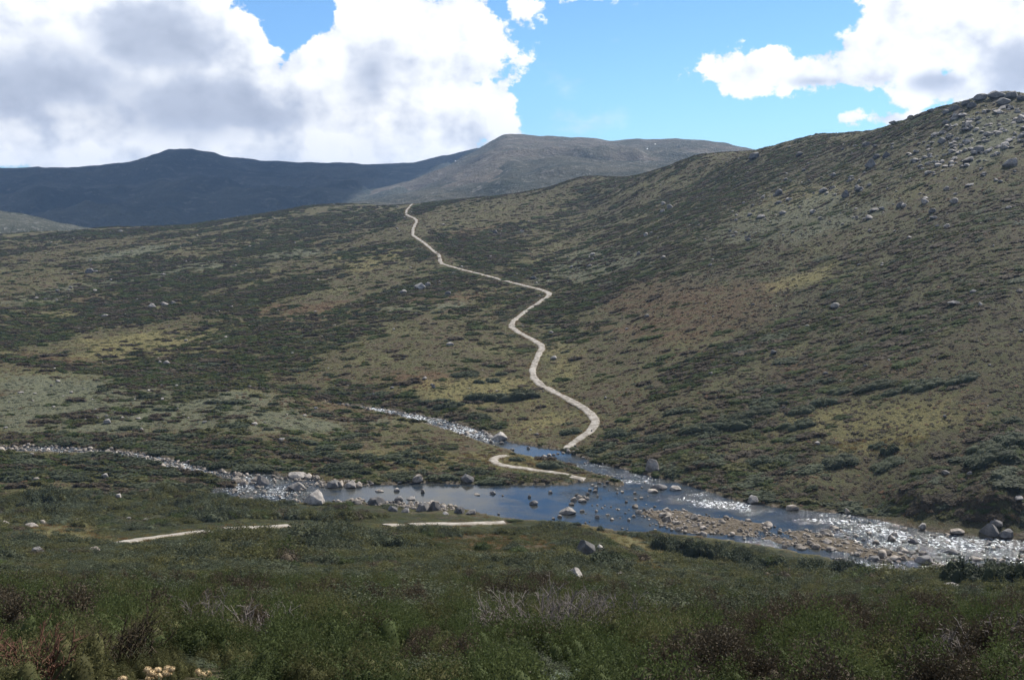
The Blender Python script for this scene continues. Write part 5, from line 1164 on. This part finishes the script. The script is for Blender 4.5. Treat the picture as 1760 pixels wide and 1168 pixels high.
daisy(348, 1168, [(341, 1154), (348, 1159), (357, 1157), (359, 1163)], 'smaller cluster of tan seed heads right of the larger one')
daisy(211, 1170, [(212, 1166), (208, 1168)], 'two tan seed heads at the bottom edge left of the cluster')

# ------------------------------------------------------------------ the cloud that shades the ridge (above the picture, where the sun passes)
def cloud(name, cx, cy0, cz, parts, label, seed):
    r_ = np.random.default_rng(seed); V0, F0 = ICO[3]; VV, FF, k = [], [], 0
    for (ox, oy, oz, rx, ry, rz_) in parts:
        V = V0.copy()
        for i in range(len(V)):
            p = Vector(V[i]*2+np.array([ox, oy, oz])*0.01); V[i] *= 1+0.28*mnoise.noise(p)+0.14*mnoise.noise(p*2.3)
        VV.append(V*np.array([rx, ry, rz_])+np.array([ox, oy, oz])); FF.append(F0+k); k += len(V)
    m, b, out = new_mat('cloud_white')
    d = b.n('ShaderNodeBsdfDiffuse'); d.inputs[0].default_value = C(0.9, 0.9, 0.9); t = b.n('ShaderNodeBsdfTranslucent'); t.inputs[0].default_value = C(0.85, 0.86, 0.88)
    mx = b.n('ShaderNodeMixShader'); mx.inputs[0].default_value = 0.5; b.nt.links.new(d.outputs[0], mx.inputs[1]); b.nt.links.new(t.outputs[0], mx.inputs[2]); b.nt.links.new(mx.outputs[0], out.inputs[0])
    o = put(name, mesh_np(name, np.vstack(VV), np.vstack(FF), True), m, label=label, kind='structure'); o.location = (cx, cy0, cz); return o
CZ = 2800.0; ox_, oy_ = SUN.x/SUN.z*CZ, SUN.y/SUN.z*CZ
cloud('cloud', -1500+ox_, 3150+oy_, CZ, [(-1500, 0, 0, 900, 900, 240), (-700, 150, 60, 800, 850, 300), (100, 100, 40, 800, 800, 300), (750, 300, 0, 620, 620, 240), (-200, -500, 0, 700, 560, 220), (1150, 600, 0, 420, 560, 180), (-1100, -500, 0, 700, 500, 200), (-2100, -200, 0, 700, 700, 200), (-500, -1050, 0, 760, 620, 200), (320, -620, 0, 480, 480, 170), (-1400, -1000, 0, 800, 620, 200), (690, -1080, 0, 440, 480, 150), (620, -520, 0, 520, 480, 170), (200, -1250, 0, 500, 420, 150)],
      'broad cumulus high above the dark ridge', 3)

# ------------------------------------------------------------------ the air
bm = bmesh.new(); bmesh.ops.create_cube(bm, size=1.0)
me = bpy.data.meshes.new('haze'); bm.to_mesh(me); bm.free()
hz = put('haze', me, kind='stuff', label='thin blue mountain air')
zmin = float(GZ.min())-1.2
hz.scale = (16000, 16000, 480-zmin); hz.location = (0, 0, (480+zmin)/2)
m = bpy.data.materials.new('air'); m.use_nodes = True; nt = m.node_tree; nt.nodes.clear()
o = nt.nodes.new('ShaderNodeOutputMaterial'); v = nt.nodes.new('ShaderNodeVolumePrincipled'); nt.links.new(v.outputs[0], o.inputs['Volume'])
v.inputs['Color'].default_value = C(0.40, 0.62, 1.0); v.inputs['Density'].default_value = 0.000075; v.inputs['Anisotropy'].default_value = 0.0
me.materials.append(m)
